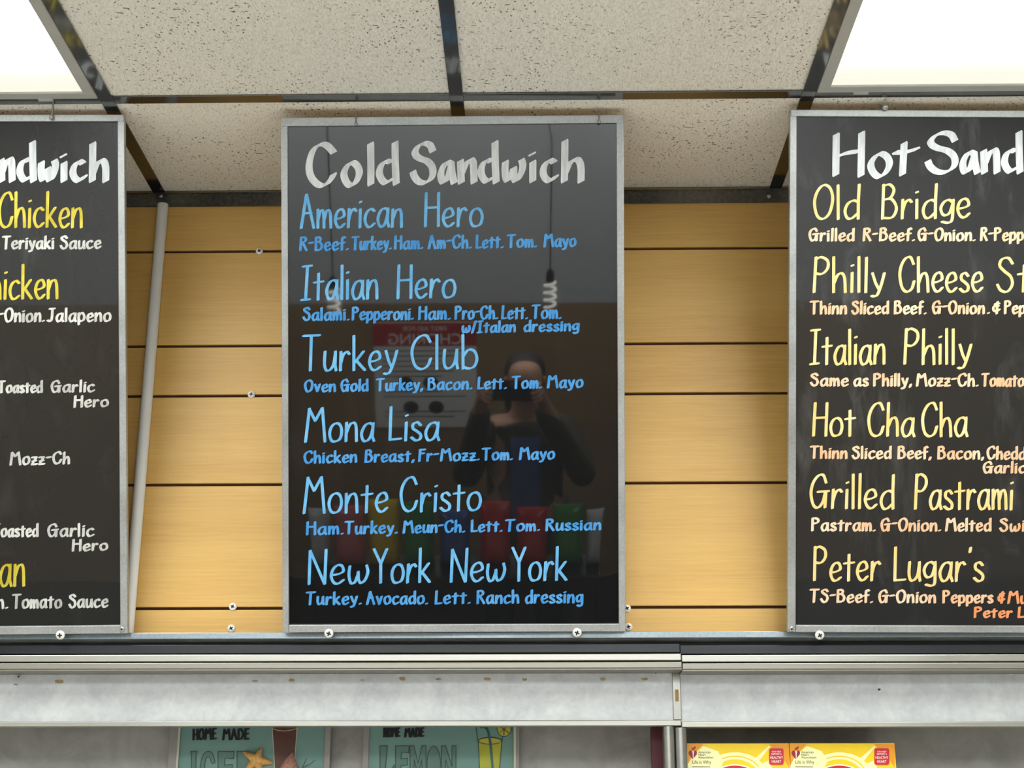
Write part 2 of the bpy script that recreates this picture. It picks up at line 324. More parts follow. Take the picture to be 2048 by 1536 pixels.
G = {  # pen skeletons: y 0 baseline, 1 x-height, 2 cap height, below 0 descender; first item is the width
 'a': (0.8, 'c', [(.74,.82),(.52,1),(.22,.86),(.02,.45),(.12,.08),(.34,.0),(.58,.25),(.74,.82)], 'l', [(.75,1),(.70,.3),(.82,0)]),
 'b': (0.78, 'l', [(.06,2),(.03,0)], 'c', [(.05,.65),(.32,1),(.64,.92),(.76,.5),(.6,.1),(.3,0),(.04,.1)]),
 'c': (0.7, 'c', [(.70,.88),(.46,1),(.16,.82),(.02,.45),(.14,.1),(.38,0),(.70,.2)]),
 'd': (0.78, 'c', [(.72,.9),(.46,.98),(.16,.8),(.02,.42),(.14,.06),(.38,.02),(.72,.3)], 'l', [(.76,2),(.73,1),(.74,0)]),
 'e': (0.7, 'c', [(.04,.46),(.4,.52),(.66,.66),(.6,.93),(.38,1.0),(.13,.8),(.02,.42),(.16,.08),(.4,0),(.68,.2)]),
 'f': (0.5, 'c', [(.6,1.82),(.44,2),(.27,1.8),(.22,1.2),(.18,0)], 'l', [(-.04,.86),(.52,.92)]),
 'g': (0.76, 'c', [(.72,.85),(.48,1),(.2,.88),(.02,.56),(.12,.24),(.34,.17),(.56,.34),(.72,.8)], 'c', [(.74,1),(.72,.3),(.68,-.45),(.48,-.95),(.12,-.72)]),
 'h': (0.74, 'l', [(.07,2),(.03,0)], 'c', [(.05,.45),(.28,.9),(.52,.98),(.66,.72),(.69,0)]),
 'i': (0.16, 'l', [(.09,1),(.06,0)], 'l', [(.08,1.46),(.14,1.50)]),
 'k': (0.72, 'l', [(.08,2),(.03,0)], 'l', [(.64,1.0),(.1,.42)], 'l', [(.22,.5),(.70,0)]),
 'l': (0.14, 'l', [(.09,2),(.05,0)]),
 'm': (1.02, 'l', [(.04,1),(.02,0)], 'c', [(.04,.45),(.2,.9),(.38,.95),(.46,.7),(.47,0)], 'c', [(.48,.45),(.66,.9),(.85,.95),(.95,.7),(.97,0)]),
 'n': (0.74, 'l', [(.06,1),(.02,0)], 'c', [(.05,.45),(.28,.9),(.54,.99),(.67,.76),(.69,0)]),
 'o': (0.8, 'c', [(.42,1),(.14,.82),(.02,.45),(.14,.08),(.40,0),(.68,.16),(.79,.55),(.68,.9),(.42,1)]),
 'p': (0.78, 'l', [(.06,1),(.03,-.9)], 'c', [(.05,.6),(.3,.98),(.62,.94),(.76,.52),(.62,.12),(.32,0),(.05,.12)]),
 'r': (0.56, 'l', [(.07,1),(.02,0)], 'c', [(.05,.4),(.2,.82),(.42,1.0),(.58,.88)]),
 's': (0.58, 'c', [(.56,.84),(.36,1),(.12,.9),(.10,.66),(.34,.5),(.56,.3),(.5,.06),(.25,0),(.0,.16)]),
 't': (0.6, 'l', [(.31,1.5),(.27,0)], 'l', [(0,.94),(.62,.99)]),
 'u': (0.74, 'c', [(.07,1),(.03,.4),(.12,.05),(.34,.02),(.58,.3),(.69,.85)], 'l', [(.70,1),(.68,.3),(.74,0)]),
 'v': (0.66, 'l', [(.02,1),(.32,.02),(.65,1)]),
 'w': (1.06, 'c', [(.06,.92),(.02,.45),(.12,.05),(.32,.04),(.48,.4),(.52,.62)], 'c', [(.52,.6),(.54,.2),(.68,.02),(.9,.2),(1.03,.6),(.96,.95)]),
 'y': (0.72, 'l', [(.05,1),(.22,.48),(.40,.16)], 'c', [(.72,1),(.52,.35),(.32,-.4),(.16,-.8),(-.02,-.72)]),
 'z': (0.62, 'l', [(.04,.96),(.6,.98)], 'l', [(.6,.98),(.02,.02)], 'l', [(.02,.02),(.64,.05)], 'l', [(.1,.46),(.54,.52)]),
 'A': (0.95, 'l', [(.0,0),(.42,1.98)], 'l', [(.44,1.98),(.92,0)], 'l', [(.18,.8),(.74,.84)]),
 'B': (0.9, 'l', [(.10,2),(.02,0)], 'c', [(.10,1.93),(.45,2.02),(.70,1.7),(.52,1.2),(.1,1.04)], 'c', [(.1,1.04),(.56,1.08),(.84,.6),(.6,.1),(.03,.06)]),
 'C': (0.98, 'c', [(.96,1.55),(.76,1.97),(.42,1.9),(.12,1.45),(.0,.85),(.14,.22),(.46,0),(.8,.16),(.97,.55)]),
 'D': (0.95, 'l', [(.10,2),(.02,0)], 'c', [(.08,1.95),(.55,1.95),(.92,1.1),(.6,.12),(.02,.04)]),
 'E': (0.7, 'l', [(.10,2),(.02,0)], 'l', [(.08,1.96),(.68,1.98)], 'l', [(.06,1.02),(.58,1.06)], 'l', [(.02,.04),(.68,.06)]),
 'F': (0.7, 'l', [(.12,2),(.03,0)], 'l', [(.1,1.95),(.72,1.98)], 'l', [(.08,1.1),(.6,1.12)]),
 'G': (1.04, 'c', [(.9,1.45),(.72,1.95),(.42,1.92),(.12,1.45),(.0,.8),(.14,.18),(.42,0),(.72,.3),(.86,.82)], 'l', [(.42,.86),(1.06,.9)], 'l', [(.9,.86),(.86,.02)]),
 'H': (0.92, 'l', [(.10,2),(.02,0)], 'l', [(.90,2),(.86,0)], 'l', [(.05,1.0),(.88,1.04)]),
 'I': (0.6, 'l', [(.34,1.96),(.24,.02)], 'l', [(.02,1.96),(.62,2.0)], 'l', [(-.05,.0),(.52,.04)]),
 'J': (0.8, 'c', [(.58,1.96),(.56,.6),(.4,.06),(.02,.14)], 'l', [(.24,1.95),(.86,2)]),
 'L': (0.68, 'l', [(.14,2),(.05,.04)], 'l', [(.04,.03),(.7,.08)]),
 'M': (1.28, 'l', [(.24,1.95),(.02,0)], 'l', [(.22,1.95),(.62,1.15)], 'l', [(.62,1.15),(1.06,2.0)], 'l', [(1.06,2.0),(1.26,0)]),
 'N': (0.95, 'l', [(.08,1.95),(.04,0)], 'l', [(.08,1.95),(.86,.02)], 'l', [(.93,2.0),(.88,0)]),
 'O': (1.0, 'c', [(.5,2),(.16,1.6),(.0,.9),(.14,.2),(.46,0),(.82,.3),(.98,1.05),(.84,1.75),(.5,2)]),
 'P': (0.84, 'l', [(.09,2),(.02,0)], 'c', [(.08,1.84),(.36,2.02),(.74,1.78),(.76,1.3),(.46,.94),(.06,.96)]),
 'R': (0.86, 'l', [(.09,2),(.02,0)], 'c', [(.08,1.88),(.38,2.02),(.7,1.78),(.68,1.32),(.42,1.0),(.06,1.0)], 'l', [(.3,.98),(.84,0)]),
 'S': (0.82, 'c', [(.78,1.62),(.56,1.98),(.22,1.9),(.10,1.5),(.34,1.14),(.68,.82),(.76,.4),(.5,.0),(.16,.1),(-.02,.4)]),
 'T': (0.98, 'l', [(.0,1.96),(.98,2.0)], 'l', [(.48,1.97),(.40,0)]),
 'Y': (0.88, 'l', [(.0,2),(.42,1.05)], 'l', [(.86,2),(.42,1.0)], 'l', [(.43,1.05),(.40,0)]),
 '-': (0.52, 'l', [(.02,.92),(.5,.96)]),
 '.': (0.12, 'l', [(.02,.03),(.10,.07)]),
 ',': (0.14, 'l', [(.12,.16),(.0,-.34)]),
 "'": (0.12, 'l', [(.1,2.0),(.05,1.72)]),
 '/': (0.5, 'l', [(.5,2.0),(.0,-.1)]),
 '&': (0.72, 'c', [(.66,1.5),(.3,1.55),(.22,1.15),(.6,1.0)], 'c', [(.6,1.0),(.1,.95),(.05,.45),(.4,.3),(.7,.55)], 'l', [(.48,1.9),(.4,0)]),
}
NSEG = [0]
def stroke(mb, pts, nib, f3):
    """sweep a flat nib along pts; f3 maps (x, y, lift) to a point"""
    for a, b in zip(pts[:-1], pts[1:]):
        h = hull([(a[0] + x, a[1] + y) for x, y in nib] + [(b[0] + x, b[1] + y) for x, y in nib])
        NSEG[0] += 1; lift = (NSEG[0] % 89) * 2.2e-6
        mb.add([f3(x, y, lift) for x, y in h], [tuple(range(len(h)))])
def word(mb, text, x0, x1, yb0, yb1, ycap0, ycap1, nib, f3, xh=0.58, gap=0.24, curve_n=6, nw=6.0, nh=3.0, desc=0.27):
    """one hand-lettered word between x0 and x1; y in picture-style units growing downwards"""
    wid = [G[c][0] for c in text]; tot = sum(wid) + gap * (len(text) - 1)
    k = (x1 - x0 - nw) / max(tot, 0.1); x = 0.0
    if tot < 0.3: k = 14.0
    for ch in text:
        g = G[ch]; jy = random.uniform(-0.035, 0.035); js = random.uniform(0.97, 1.03); sl = random.uniform(-0.025, 0.025)
        items = list(zip(g[1::2], g[2::2]))
        for kind, pts in items:
            P = []
            for (gx, gy) in pts:
                u = (x + gx) * k; t = u / max(x1 - x0 - nw, 1e-6); t = min(max(t, 0), 1)
                H = (yb0 + (yb1 - yb0) * t) - (ycap0 + (ycap1 - ycap0) * t) - nh
                yy = gy + (jy if 0 < gy < 2 else jy * 0.6)
                if yy <= 1: e = yy * xh
                else: e = xh + (yy - 1) * (1 - xh) * js
                if yy < 0: e = yy * desc
                P.append((x0 + nw / 2 + u + sl * gy * k, (yb0 + (yb1 - yb0) * t) - nh / 2 - e * H))
            if kind == 'c': P = catmull(P, curve_n)
            stroke(mb, P, nib, f3)
        x += g[0] + gap
# broad brush skeletons of the titles, y upwards from the baseline
def tg(ox, oy, sc, *strokes): return [[((x - ox) / sc, (oy - y) / sc) for x, y in s] for s in strokes]
TG = {
 'C': tg(75, 738, 6.827, [(455,302),(385,225),(318,190),(230,215),(160,310),(122,470),(135,600),(185,690),(270,755),(350,745),(420,670),(455,605)]),
 'o': tg(545, 738, 6.827, [(700,440),(640,490),(597,580),(610,670),(655,740),(705,757),(765,700),(805,600),(795,520),(757,465),(700,440)]),
 'l': tg(908, 738, 6.827, [(962,185),(966,460),(965,738)]),
 'd': tg(480, 665, 6.4, [(650,395),(595,385),(545,440),(525,530),(550,610),(600,655),(660,610)], [(701,155),(704,400),(714,665)]),
 'S': tg(1503, 738, 6.827, [(1812,292),(1780,215),(1715,185),(1640,210),(1585,290),(1595,350),(1650,395),(1740,430),(1800,500),(1815,590),(1790,670),(1720,725),(1640,715),(1580,650),(1556,578)]),
 'a': tg(-40, 665, 6.4, [(140,420),(85,402),(38,460),(8,550),(22,640),(55,655),(100,590),(140,450)], [(140,425),(150,540),(178,665)]),
 'n': tg(215, 665, 6.4, [(262,390),(266,520),(272,665)], [(275,560),(330,430),(385,375),(422,400),(432,520),(436,662)]),
 'w': tg(785, 655, 6.4, [(836,405),(830,510),(842,610),(870,640),(915,570),(940,485)], [(940,485),(945,580),(960,640),(990,630),(1040,540),(1058,440),(1042,380)]),
 'i': tg(1135, 648, 6.4, [(1188,405),(1186,648)], [(1174,306),(1184,302)]),
 'c': tg(1275, 650, 6.4, [(1452,408),(1400,385),(1345,440),(1322,530),(1345,610),(1400,650),(1445,620),(1472,592)]),
 'h': tg(1540, 652, 6.4, [(1597,140),(1594,400),(1590,652)], [(1598,560),(1650,440),(1715,375),(1775,390),(1803,480),(1803,655)]),
 'H': tg(838, 1103, 3.16, [(867,850),(864,1103)], [(1025,838),(1020,1108)], [(880,985),(930,966),(1005,955)]),
 't': tg(1222, 1100, 3.16, [(1293,905),(1283,1100)], [(1240,962),(1300,960),(1370,940)]),
}
TW = {'C': 63, 'o': 46.5, 'l': 16.5, 'd': 43.5, 'S': 53.5, 'a': 40, 'n': 41.5, 'w': 50, 'i': 15.5, 'c': 38.5, 'h': 49, 'H': 67, 't': 51}
TNIB = nib_pts(14.8, 3.6, math.radians(28)); TNIBs = [(a, -b) for a, b in TNIB]
def title(b, words, f3, mat):
    for txt, spec in words:
        mb = MB(); title_word(mb, spec, f3)
        mb.build('title_lettering', mat, b, local=True)['label'] = 'white brush lettering reading ' + txt
def title_word(mb, spec, f3):
    """spec: (letter, left, right, baseline, height factor)"""
    for ch, x0, x1, yb, ky in spec:
        kx = (x1 - x0 - 15.6) / (TW[ch] - 15.6) if TW[ch] > 18 else 1.0
        for s in TG[ch]:
            P = [(x0 + 8 + (x - 8) * kx, yb - y * ky) for x, y in s]
            stroke(mb, catmull(P, 7), TNIBs, f3)

# ------------------------------------------------------------------ the room
RX0, RX1, RY0 = -3.0, 3.0, -1.35
ZLT = zat(1263.5, WY - 0.033)                           # top of the ledge
ledgeY = WY - 0.033
# slat wall: boards with grooves at measured heights
gro = [500, 689.5, 789.5, 967.5, 1215.5]
gz = [zat(p, WY, 900) for p in gro]
mb = MB(); zs = [CZ + 0.05] + gz + [ZLT - 0.012]
for a, b in zip(zs[:-1], zs[1:]):
    t0 = 0.0028 if a in gz else 0; t1 = 0.0028 if b in gz else 0
    mb.box(RX0, RX1, WY, WY + 0.012, b + t1, a - t0, 0)
mb.box(RX0, RX1, WY + 0.008, WY + 0.03, ZLT - 0.012, CZ + 0.05, 1)
wall = struct(mb.build('wall_back', ['maple', 'groove_brown'], bevel=0.0006))
RECY = WY + 0.15
mb = MB(); mb.box(RX0, RX1, RECY, RECY + 0.03, 0, zat(1336, WY)); struct(mb.build('wall_recess', 'recess'))
mb = MB(); mb.box(RX0, RX1, RY0 - 0.05, RECY + 0.03, -0.05, 0); struct(mb.build('floor', 'floor_vinyl'))
for nm, x0, x1 in (('wall_left', RX0 - 0.05, RX0), ('wall_right', RX1, RX1 + 0.05)):
    mb = MB(); mb.box(x0, x1, RY0, RECY + 0.03, 0, CZ + 0.05); struct(mb.build(nm, 'grey_paint'))
def mir(px, py, Y):
    """point at depth Y seen in the glossy centre board at a picture point"""
    zb = (hY(907, 1264, WY - 0.049) - CAM).dot(Fv); vc = CAM + Fv * (2 * zb); d = ray(px, py); d = d - Fv * (2 * d.dot(Fv)); return vc + d * ((Y - vc.y) / d.y)
zsplit = mir(900, 606, RY0).z
mb = MB(); mb.box(RX0, RX1, RY0 - 0.05, RY0, 0, zsplit, 0); mb.box(RX0, RX1, RY0 - 0.05, RY0, zsplit, CZ + 0.05, 1)
struct(mb.build('wall_front', ['brown_panel', 'white_wall']))

# ceiling panels between the tees
LIGHTS = [(XL - 0.61, YC - 1.22), (XR, YC - 1.22)]
mb = MB(); xi = XL - 0.61 * 4
cols = [XL + 0.61 * k for k in range(-4, 7)]
rows = [WY, YC, YC - 1.22, YC - 2.44, YC - 3.66]
for x in cols[:-1]:
    for a, b in zip(rows[:-1], rows[1:]):
        if any(abs(x - lx) < 0.01 and abs(b - ly) < 0.01 for lx, ly in LIGHTS): continue
        dz = random.uniform(0.0, 0.0015)
        mb.box(x + 0.003, x + 0.607, b + 0.003, a - 0.003, CZ + 0.002 + dz, CZ + 0.018)
mb.box(RX0, RX1, RY0, RECY, CZ + 0.14, CZ + 0.16)
struct(mb.build('ceiling', 'tile', bevel=0.0015))
TN = [0]
def trim(mb, mat, bevel=0.0008):
    TN[0] += 1; return struct(mb.build('trim_%d' % TN[0], mat, bevel=bevel))
HB = 0.012
for x in cols:
    mb = MB(); mb.box(x - HB, x + HB, RY0, WY - 0.004, CZ - 0.0012, CZ + 0.0015); mb.box(x - 0.001, x + 0.001, RY0, WY - 0.004, CZ, CZ + 0.03); trim(mb, 'tee', 0.0004)
for y in rows[1:]:
    for x in cols[:-1]:
        mb = MB(); mb.box(x + HB + 0.0003, x + 0.61 - HB - 0.0003, y - HB, y + HB, CZ - 0.0004, CZ + 0.0015)
        mb.box(x + HB, x + 0.61 - HB, y - 0.001, y + 0.001, CZ, CZ + 0.03); trim(mb, 'tee', 0.0004)
mb = MB(); za = zat(408, WY - 0.003)
mb.box(RX0, RX1, WY - 0.003, WY, za, CZ - 0.0015); mb.box(RX0, RX1, WY - 0.0048, WY - 0.003, za, za + 0.0016); mb.box(RX0, RX1, WY - 0.0055, WY - 0.003, CZ - 0.0034, CZ - 0.0014)
ang = trim(mb, 'wall_angle')
for px in (322, 1538):
    p = hY(px, 393, WY - 0.003); s = MB().dome(p, (0, -1, 0), 0.0042, 0.003); s.build('rivet', 'screw_steel', ang)

# ------------------------------------------------------------------ screws in the slat wall
def screw(parent, c, axis, r=0.0072, mat='screw_white'):
    axis = V(axis).normalized(); c = V(c)
    o = MB().dome(c, axis, r, r * 0.55).build('screw', mat, parent)
    a = axis.cross(V((0.3, 0.1, 1))).normalized(); b = axis.cross(a); q = MB()
    t = random.uniform(0, 3.1); u = a * math.cos(t) + b * math.sin(t); v = axis.cross(u); top = c + axis * (r * 0.552)
    for d, e in ((u, v), (v, u)):
        q.quadbox([top + d * (r * .5 * i) + e * (r * .16 * j) for i, j in ((-1, -1), (1, -1), (1, 1), (-1, 1))], axis * 0.0004)
    q.build('screw_slot', 'dark_slot', o); return o
for px, py in ((519, 503), (503, 789.5), (466, 1213.5), (463, 1257), (1254, 1217), (1257, 1254)):
    screw(wall, hY(px, py, WY), (0, -1, 0))

# ------------------------------------------------------------------ grey pole against the wall
mb = MB(); a = hY(326, 409, WY - 0.0125); b = hY(262, 1185, WY - 0.0125)
b2 = V((a.x + (b.x - a.x) * (a.z - ZLT) / (a.z - b.z), a.y, ZLT + 0.0005))
mb.tube([a, b2], 0.0105, 20)
tag(mb.build('conduit_pole', 'grey_pole'), 'thin pale grey pole standing upright against the maple wall', 'pole')

# ------------------------------------------------------------------ ledge, header of the back bar
mw = Matrix.Translation((0, WY, ZLT - 0.02))
ledge = empty('board_ledge', mw, 'long galvanised steel ledge carrying the three menu boards', 'ledge')
zl1 = zat(1276.5, ledgeY)
mb = MB().box(RX0, RX1, ledgeY, WY, zl1, ZLT); mb.build('ledge_angle', 'galvanised_ledge', ledge, bevel=0.0012)
lipY = ledgeY + 0.018; zl2 = zat(1285.5, lipY)
mb = MB().prism_x([(ledgeY + 0.001, zl1 - 0.0003), (lipY, zl2), (WY, zl2), (WY, zl1 - 0.0003)], RX0, RX1); mb.build('ledge_lip', 'galvanised', ledge, bevel=0.0006)

fasY = ledgeY + 0.032
def header(xa, xb, dy, label, name_z):
    """one bay of the back bar head between picture columns xa and xb"""
    Xa, Xb = max(RX0 + 0.001, xat(xa, 1340, ledgeY)), min(RX1 - 0.001, xat(xb, 1340, ledgeY))
    h = empty('bar_header', Matrix.Translation(((Xa + Xb) / 2, fasY, zat(1450 + dy, fasY))), label, 'header', 'header bays of the back bar')
    z = lambda p, Y: zat(p + dy, Y)
    yb = ledgeY + 0.003
    MB().box(Xa, Xb, ledgeY + 0.016, RECY, z(1339, ledgeY + 0.03), zl2 - 0.0005).build('core', 'black_gap', h)
    MB().box(Xa, Xb, yb, ledgeY + 0.016, z(1305.5, yb), z(1288.3, yb)).build('track_band', 'dark_track', h, bevel=0.0008)
    y1 = ledgeY - 0.016; MB().box(Xa, Xb, y1, ledgeY + 0.016, z(1321.7, y1), z(1307.8, y1)).build('upper_rail', 'aluminium', h, bevel=0.0012)
    y2 = ledgeY - 0.024; MB().box(Xa, Xb, y2, ledgeY + 0.016, z(1336.3, y2), z(1324.2, y2)).build('lower_rail', 'aluminium_shaded', h, bevel=0.0012)
    zt = z(1336.8, y2); MB().box(Xa, Xb, y2 + 0.002, fasY, zt - 0.002, zt - 0.0002).build('rail_underside', 'aluminium_shaded', h)
    MB().box(Xa, Xb, fasY, fasY + 0.012, z(1441, fasY), zt - 0.0022).build('fascia_panel', 'laminate', h)
    yt = fasY - 0.007; MB().box(Xa, Xb, yt, fasY + 0.02, z(1451.5, yt), z(1441.5, yt)).build('bottom_trim', 'aluminium', h, bevel=0.001)
    return h
hl = header(-9000, 1361.5, 0, 'left grey laminate header bay with tape marks under its aluminium rails', 0)
hr = header(1362.5, 9000, 3, 'right grey laminate header bay with one dark hole in its panel', 1)
# joint cover strip between the bays
mb = MB(); xj0, xj1 = xat(1345, 1390, fasY), xat(1361.5, 1390, fasY)
mb.box(xj0, xj1, fasY - 0.003, fasY, zat(1440, fasY), zat(1341, fasY)); mb.build('joint_strip', 'steel_post', hl, bevel=0.001)
mb = MB(); mb.box(xat(1350, 1390, fasY), xat(1357, 1390, fasY), fasY - 0.0035, fasY - 0.003, zat(1404, fasY), zat(1380, fasY)); mb.build('old_tape', 'tape_amber', hl)
for px, py, par in ((38, 1354, hl), (671, 1346.5, hl), (1311, 1346.5, hl), (1409, 1344.5, hr), (2023, 1347, hr)):
    screw(par, hY(px, py, fasY), (0, -1, 0), 0.0035, 'screw_steel')
def splat(parent, px, py, wd, ht, seed, mat='tape_residue', n=10):
    r = random.Random(seed); c = []
    for k in range(n):
        t = 2 * math.pi * k / n; q = 1.0 / max(abs(math.cos(t)), abs(math.sin(t))) ** 0.8 * r.uniform(0.7, 1.05)
        c.append((px + math.cos(t) * wd / 2 * q, py + math.sin(t) * ht / 2 * q))
    fr = [hY(a, b, fasY - 0.0004) for a, b in c]; bk = [p + V((0, 0.0004, 0)) for p in fr]
    MB().add(fr + bk, [tuple(range(n))[::-1]] + [(i, (i + 1) % n, n + (i + 1) % n, n + i) for i in range(n)]).build('tape_residue', mat, parent)
for k, (px, py, wd, ht) in enumerate(((118, 1363, 18, 9), (32, 1369, 10, 3), (510, 1362, 12, 4), (583, 1360, 14, 7), (805, 1358, 15, 9), (877, 1358, 11, 5), (974, 1358, 15, 7), (1049, 1359, 12, 6), (1206, 1358, 13, 7), (1289, 1358, 16, 6), (725, 1360, 10, 3))):
    splat(hl, px, py, wd, ht, k)
splat(hr, 1758.5, 1379, 6, 5, 50, 'ink_black', 12)

# ------------------------------------------------------------------ the menu boards
ZB = None
def board_frame_data(cx, pyb):
    p = hY(cx, pyb, WY - 0.049); d = (p - CAM).dot(Fv); return p, d
_p, ZB = board_frame_data(907, 1264)
SB = ZB / FPX                                          # metres per picture unit in the board plane
print('ZB', ZB, 'scale', SB)
def menu_board(corners, inner, label, face, name_cx, face_bend=True, dz=0.0):
    """corners / inner: TL TR BR BL of the frame outside and of the opening"""
    zb = ZB + dz; sb = zb / FPX; cx = name_cx; pyb = (corners[2][1] + corners[3][1]) / 2
    base = CAM + (Fv + Rv * ((cx - 1024) / FPX) + Uv * ((768 - pyb) / FPX)) * zb
    mw = Matrix(((Rv.x, Uv.x, -Fv.x, base.x), (Rv.y, Uv.y, -Fv.y, base.y), (Rv.z, Uv.z, -Fv.z, base.z), (0, 0, 0, 1)))
    b = empty('menu_board', mw, label, 'menu board', 'chalk style menu boards above the back bar')
    L = lambda p, z=0.0: V(((p[0] - cx) * sb, (pyb - p[1]) * sb, z))
    TL, TR, BR, BL = corners; tl, tr, br, bl = inner
    bk = (0, 0, -0.018)
    def rail(nm, q, lift=0.0, mat='galvanised'):
        m = MB().quadbox([L(p, lift) for p in q], (0, 0, -0.0115 - lift)); return m.build(nm, mat, b, local=True, bevel=0.0012)
    rail('left_rail', [BL, (bl[0], BL[1]), (tl[0], TL[1] + 0.5), TL]); rail('right_rail', [(br[0], BR[1]), BR, TR, (tr[0], TR[1] + 0.5)])
    rail('top_rail', [(tl[0] - 12, tl[1]), (tr[0] + 13, tr[1]), (TR[0] - 1, TR[1]), (TL[0] + 1, TL[1])], 0.0012)
    rail('bottom_rail', [(bl[0] + 0.2, (BL[1])), (br[0] + 0.5, BR[1]), (br[0] + 0.5, br[1]), (bl[0] + 0.2, bl[1])], 0.0005)
    # sheet
    x0, x1 = min(tl[0], bl[0]) - 2, max(tr[0], br[0]) + 2; y0, y1 = min(tl[1], tr[1]) - 2, max(bl[1], br[1]) + 2
    def bend(px, py):
        d = 0.0
        if face_bend:
            t = max(0.0, (py - (y1 - 190)) / 190.0); d -= 0.0018 * t ** 2.2
            c = max(0.0, 1 - ((x1 - px) + (py - y0)) / 160.0); d -= 0.0016 * c ** 2
            for e in (px - x0, x1 - px): d -= 0.0012 * max(0.0, 1 - e / 60.0) ** 2 * min(1, max(0, (py - 900) / 250.0))
        return -0.003 + d
    nx, ny = 66, 96; vs = []; fs = []
    for j in range(ny + 1):
        for i in range(nx + 1):
            px, py = x0 + (x1 - x0) * i / nx, y0 + (y1 - y0) * j / ny; vs.append(L((px, py), bend(px, py)))
    for j in range(ny):
        for i in range(nx): a = j * (nx + 1) + i; fs.append((a + nx + 1, a + nx + 2, a + 1, a))
    MB().add(vs, fs, 0, True).build('writing_panel', face, b, local=True)
    MB().box(*(L((x0 + 2, y1 - 2)).x, L((x1 - 2, y0)).x), *(L((x0, y1 - 2)).y, L((x0, y0 + 2)).y), -0.0114, -0.0104).build('backing', 'black_gap', b, local=True)
    f3 = lambda x, y, lift: L((x, y), bend(x, y) + 0.00035 + lift)
    return b, f3, L
HN = [(a, -c) for a, c in nib_pts(5.6, 3.3, math.radians(20))]
IN = [(a, -c) for a, c in nib_pts(5.0, 2.7, math.radians(22))]
def text_line(b, f3, kind, words, mat, label):
    colour = label.split(' reading ')[0]
    for wd in words:
        mb = MB()
        if kind == 'dish_lettering': word(mb, *wd, HN, f3, xh=0.55, gap=0.25, nw=6.0, nh=3.6, desc=0.15)
        else: word(mb, *wd, IN, f3, xh=0.62, gap=0.34, nw=6.0, nh=3.4)
        o = mb.build(kind, mat, b, local=True); o['label'] = colour + ' reading ' + wd[0].strip('.,')
def line(words, x0, yb0, yc0, x1, yb1, yc1):
    """words (text, left, right) on a line whose baseline and cap line run from x0 to x1"""
    f = lambda x, a, c: a + (c - a) * (x - x0) / (x1 - x0)
    return [(t, a, c, f(a, yb0, yb1), f(c, yb0, yb1), f(a, yc0, yc1), f(c, yc0, yc1)) for t, a, c in words]

# centre board
bc, f3, Lc = menu_board([(562, 235), (1247.5, 229.5), (1251, 1263), (565, 1265)], [(575.5, 253), (1232.5, 246), (1238, 1247.7), (577.5, 1249.7)],
    'centre black menu board titled Cold Sandwich with light blue lettering', 'board_face_clean', 907)
title(bc, [('Cold', [('C', 611, 674, 368, 1.0), ('o', 680, 726.5, 368, 1), ('l', 733, 749.5, 368, 1), ('d', 751.5, 799, 367, 1.03)]), ('Sandwich', [('S', 818, 873.5, 367, 1),
    ('a', 874, 914, 365, 1), ('n', 913.6, 955, 364.5, 1), ('d', 955, 999, 364, 1), ('w', 1003, 1053, 362.5, 1), ('i', 1057.5, 1073.5, 361.5, 1), ('c', 1079, 1119, 361.5, 1), ('h', 1121, 1170, 361.8, 1)])], f3, 'white_paint')
for ws, txt in (
  (line([('American', 599, 807), ('Hero', 847, 968)], 599, 457.5, 387, 968, 453.5, 384), 'American Hero'),
  (line([('Italian', 601, 758), ('Hero', 792, 913)], 601, 601.5, 529, 913, 596, 527), 'Italian Hero'),
  (line([('Turkey', 604, 796), ('Club', 821, 958)], 604, 743.5, 670, 958, 738.5, 667), 'Turkey Club'),
  (line([('Mona', 607, 750), ('Lisa', 775, 880)], 607, 885.5, 813.5, 880, 882, 813), 'Mona Lisa'),
  (line([('Monte', 604, 777), ('Cristo', 799, 964)], 604, 1029, 953.5, 964, 1023, 955), 'Monte Cristo'),
  (line([('New', 613, 739), ('York', 746, 862.5), ('New', 897.7, 1013), ('York', 1023, 1136)], 613, 1170.5, 1098, 1136, 1162, 1092), 'New York New York')):
    text_line(bc, f3, 'dish_lettering', ws, 'light_blue_paint', 'light blue lettering reading ' + txt)
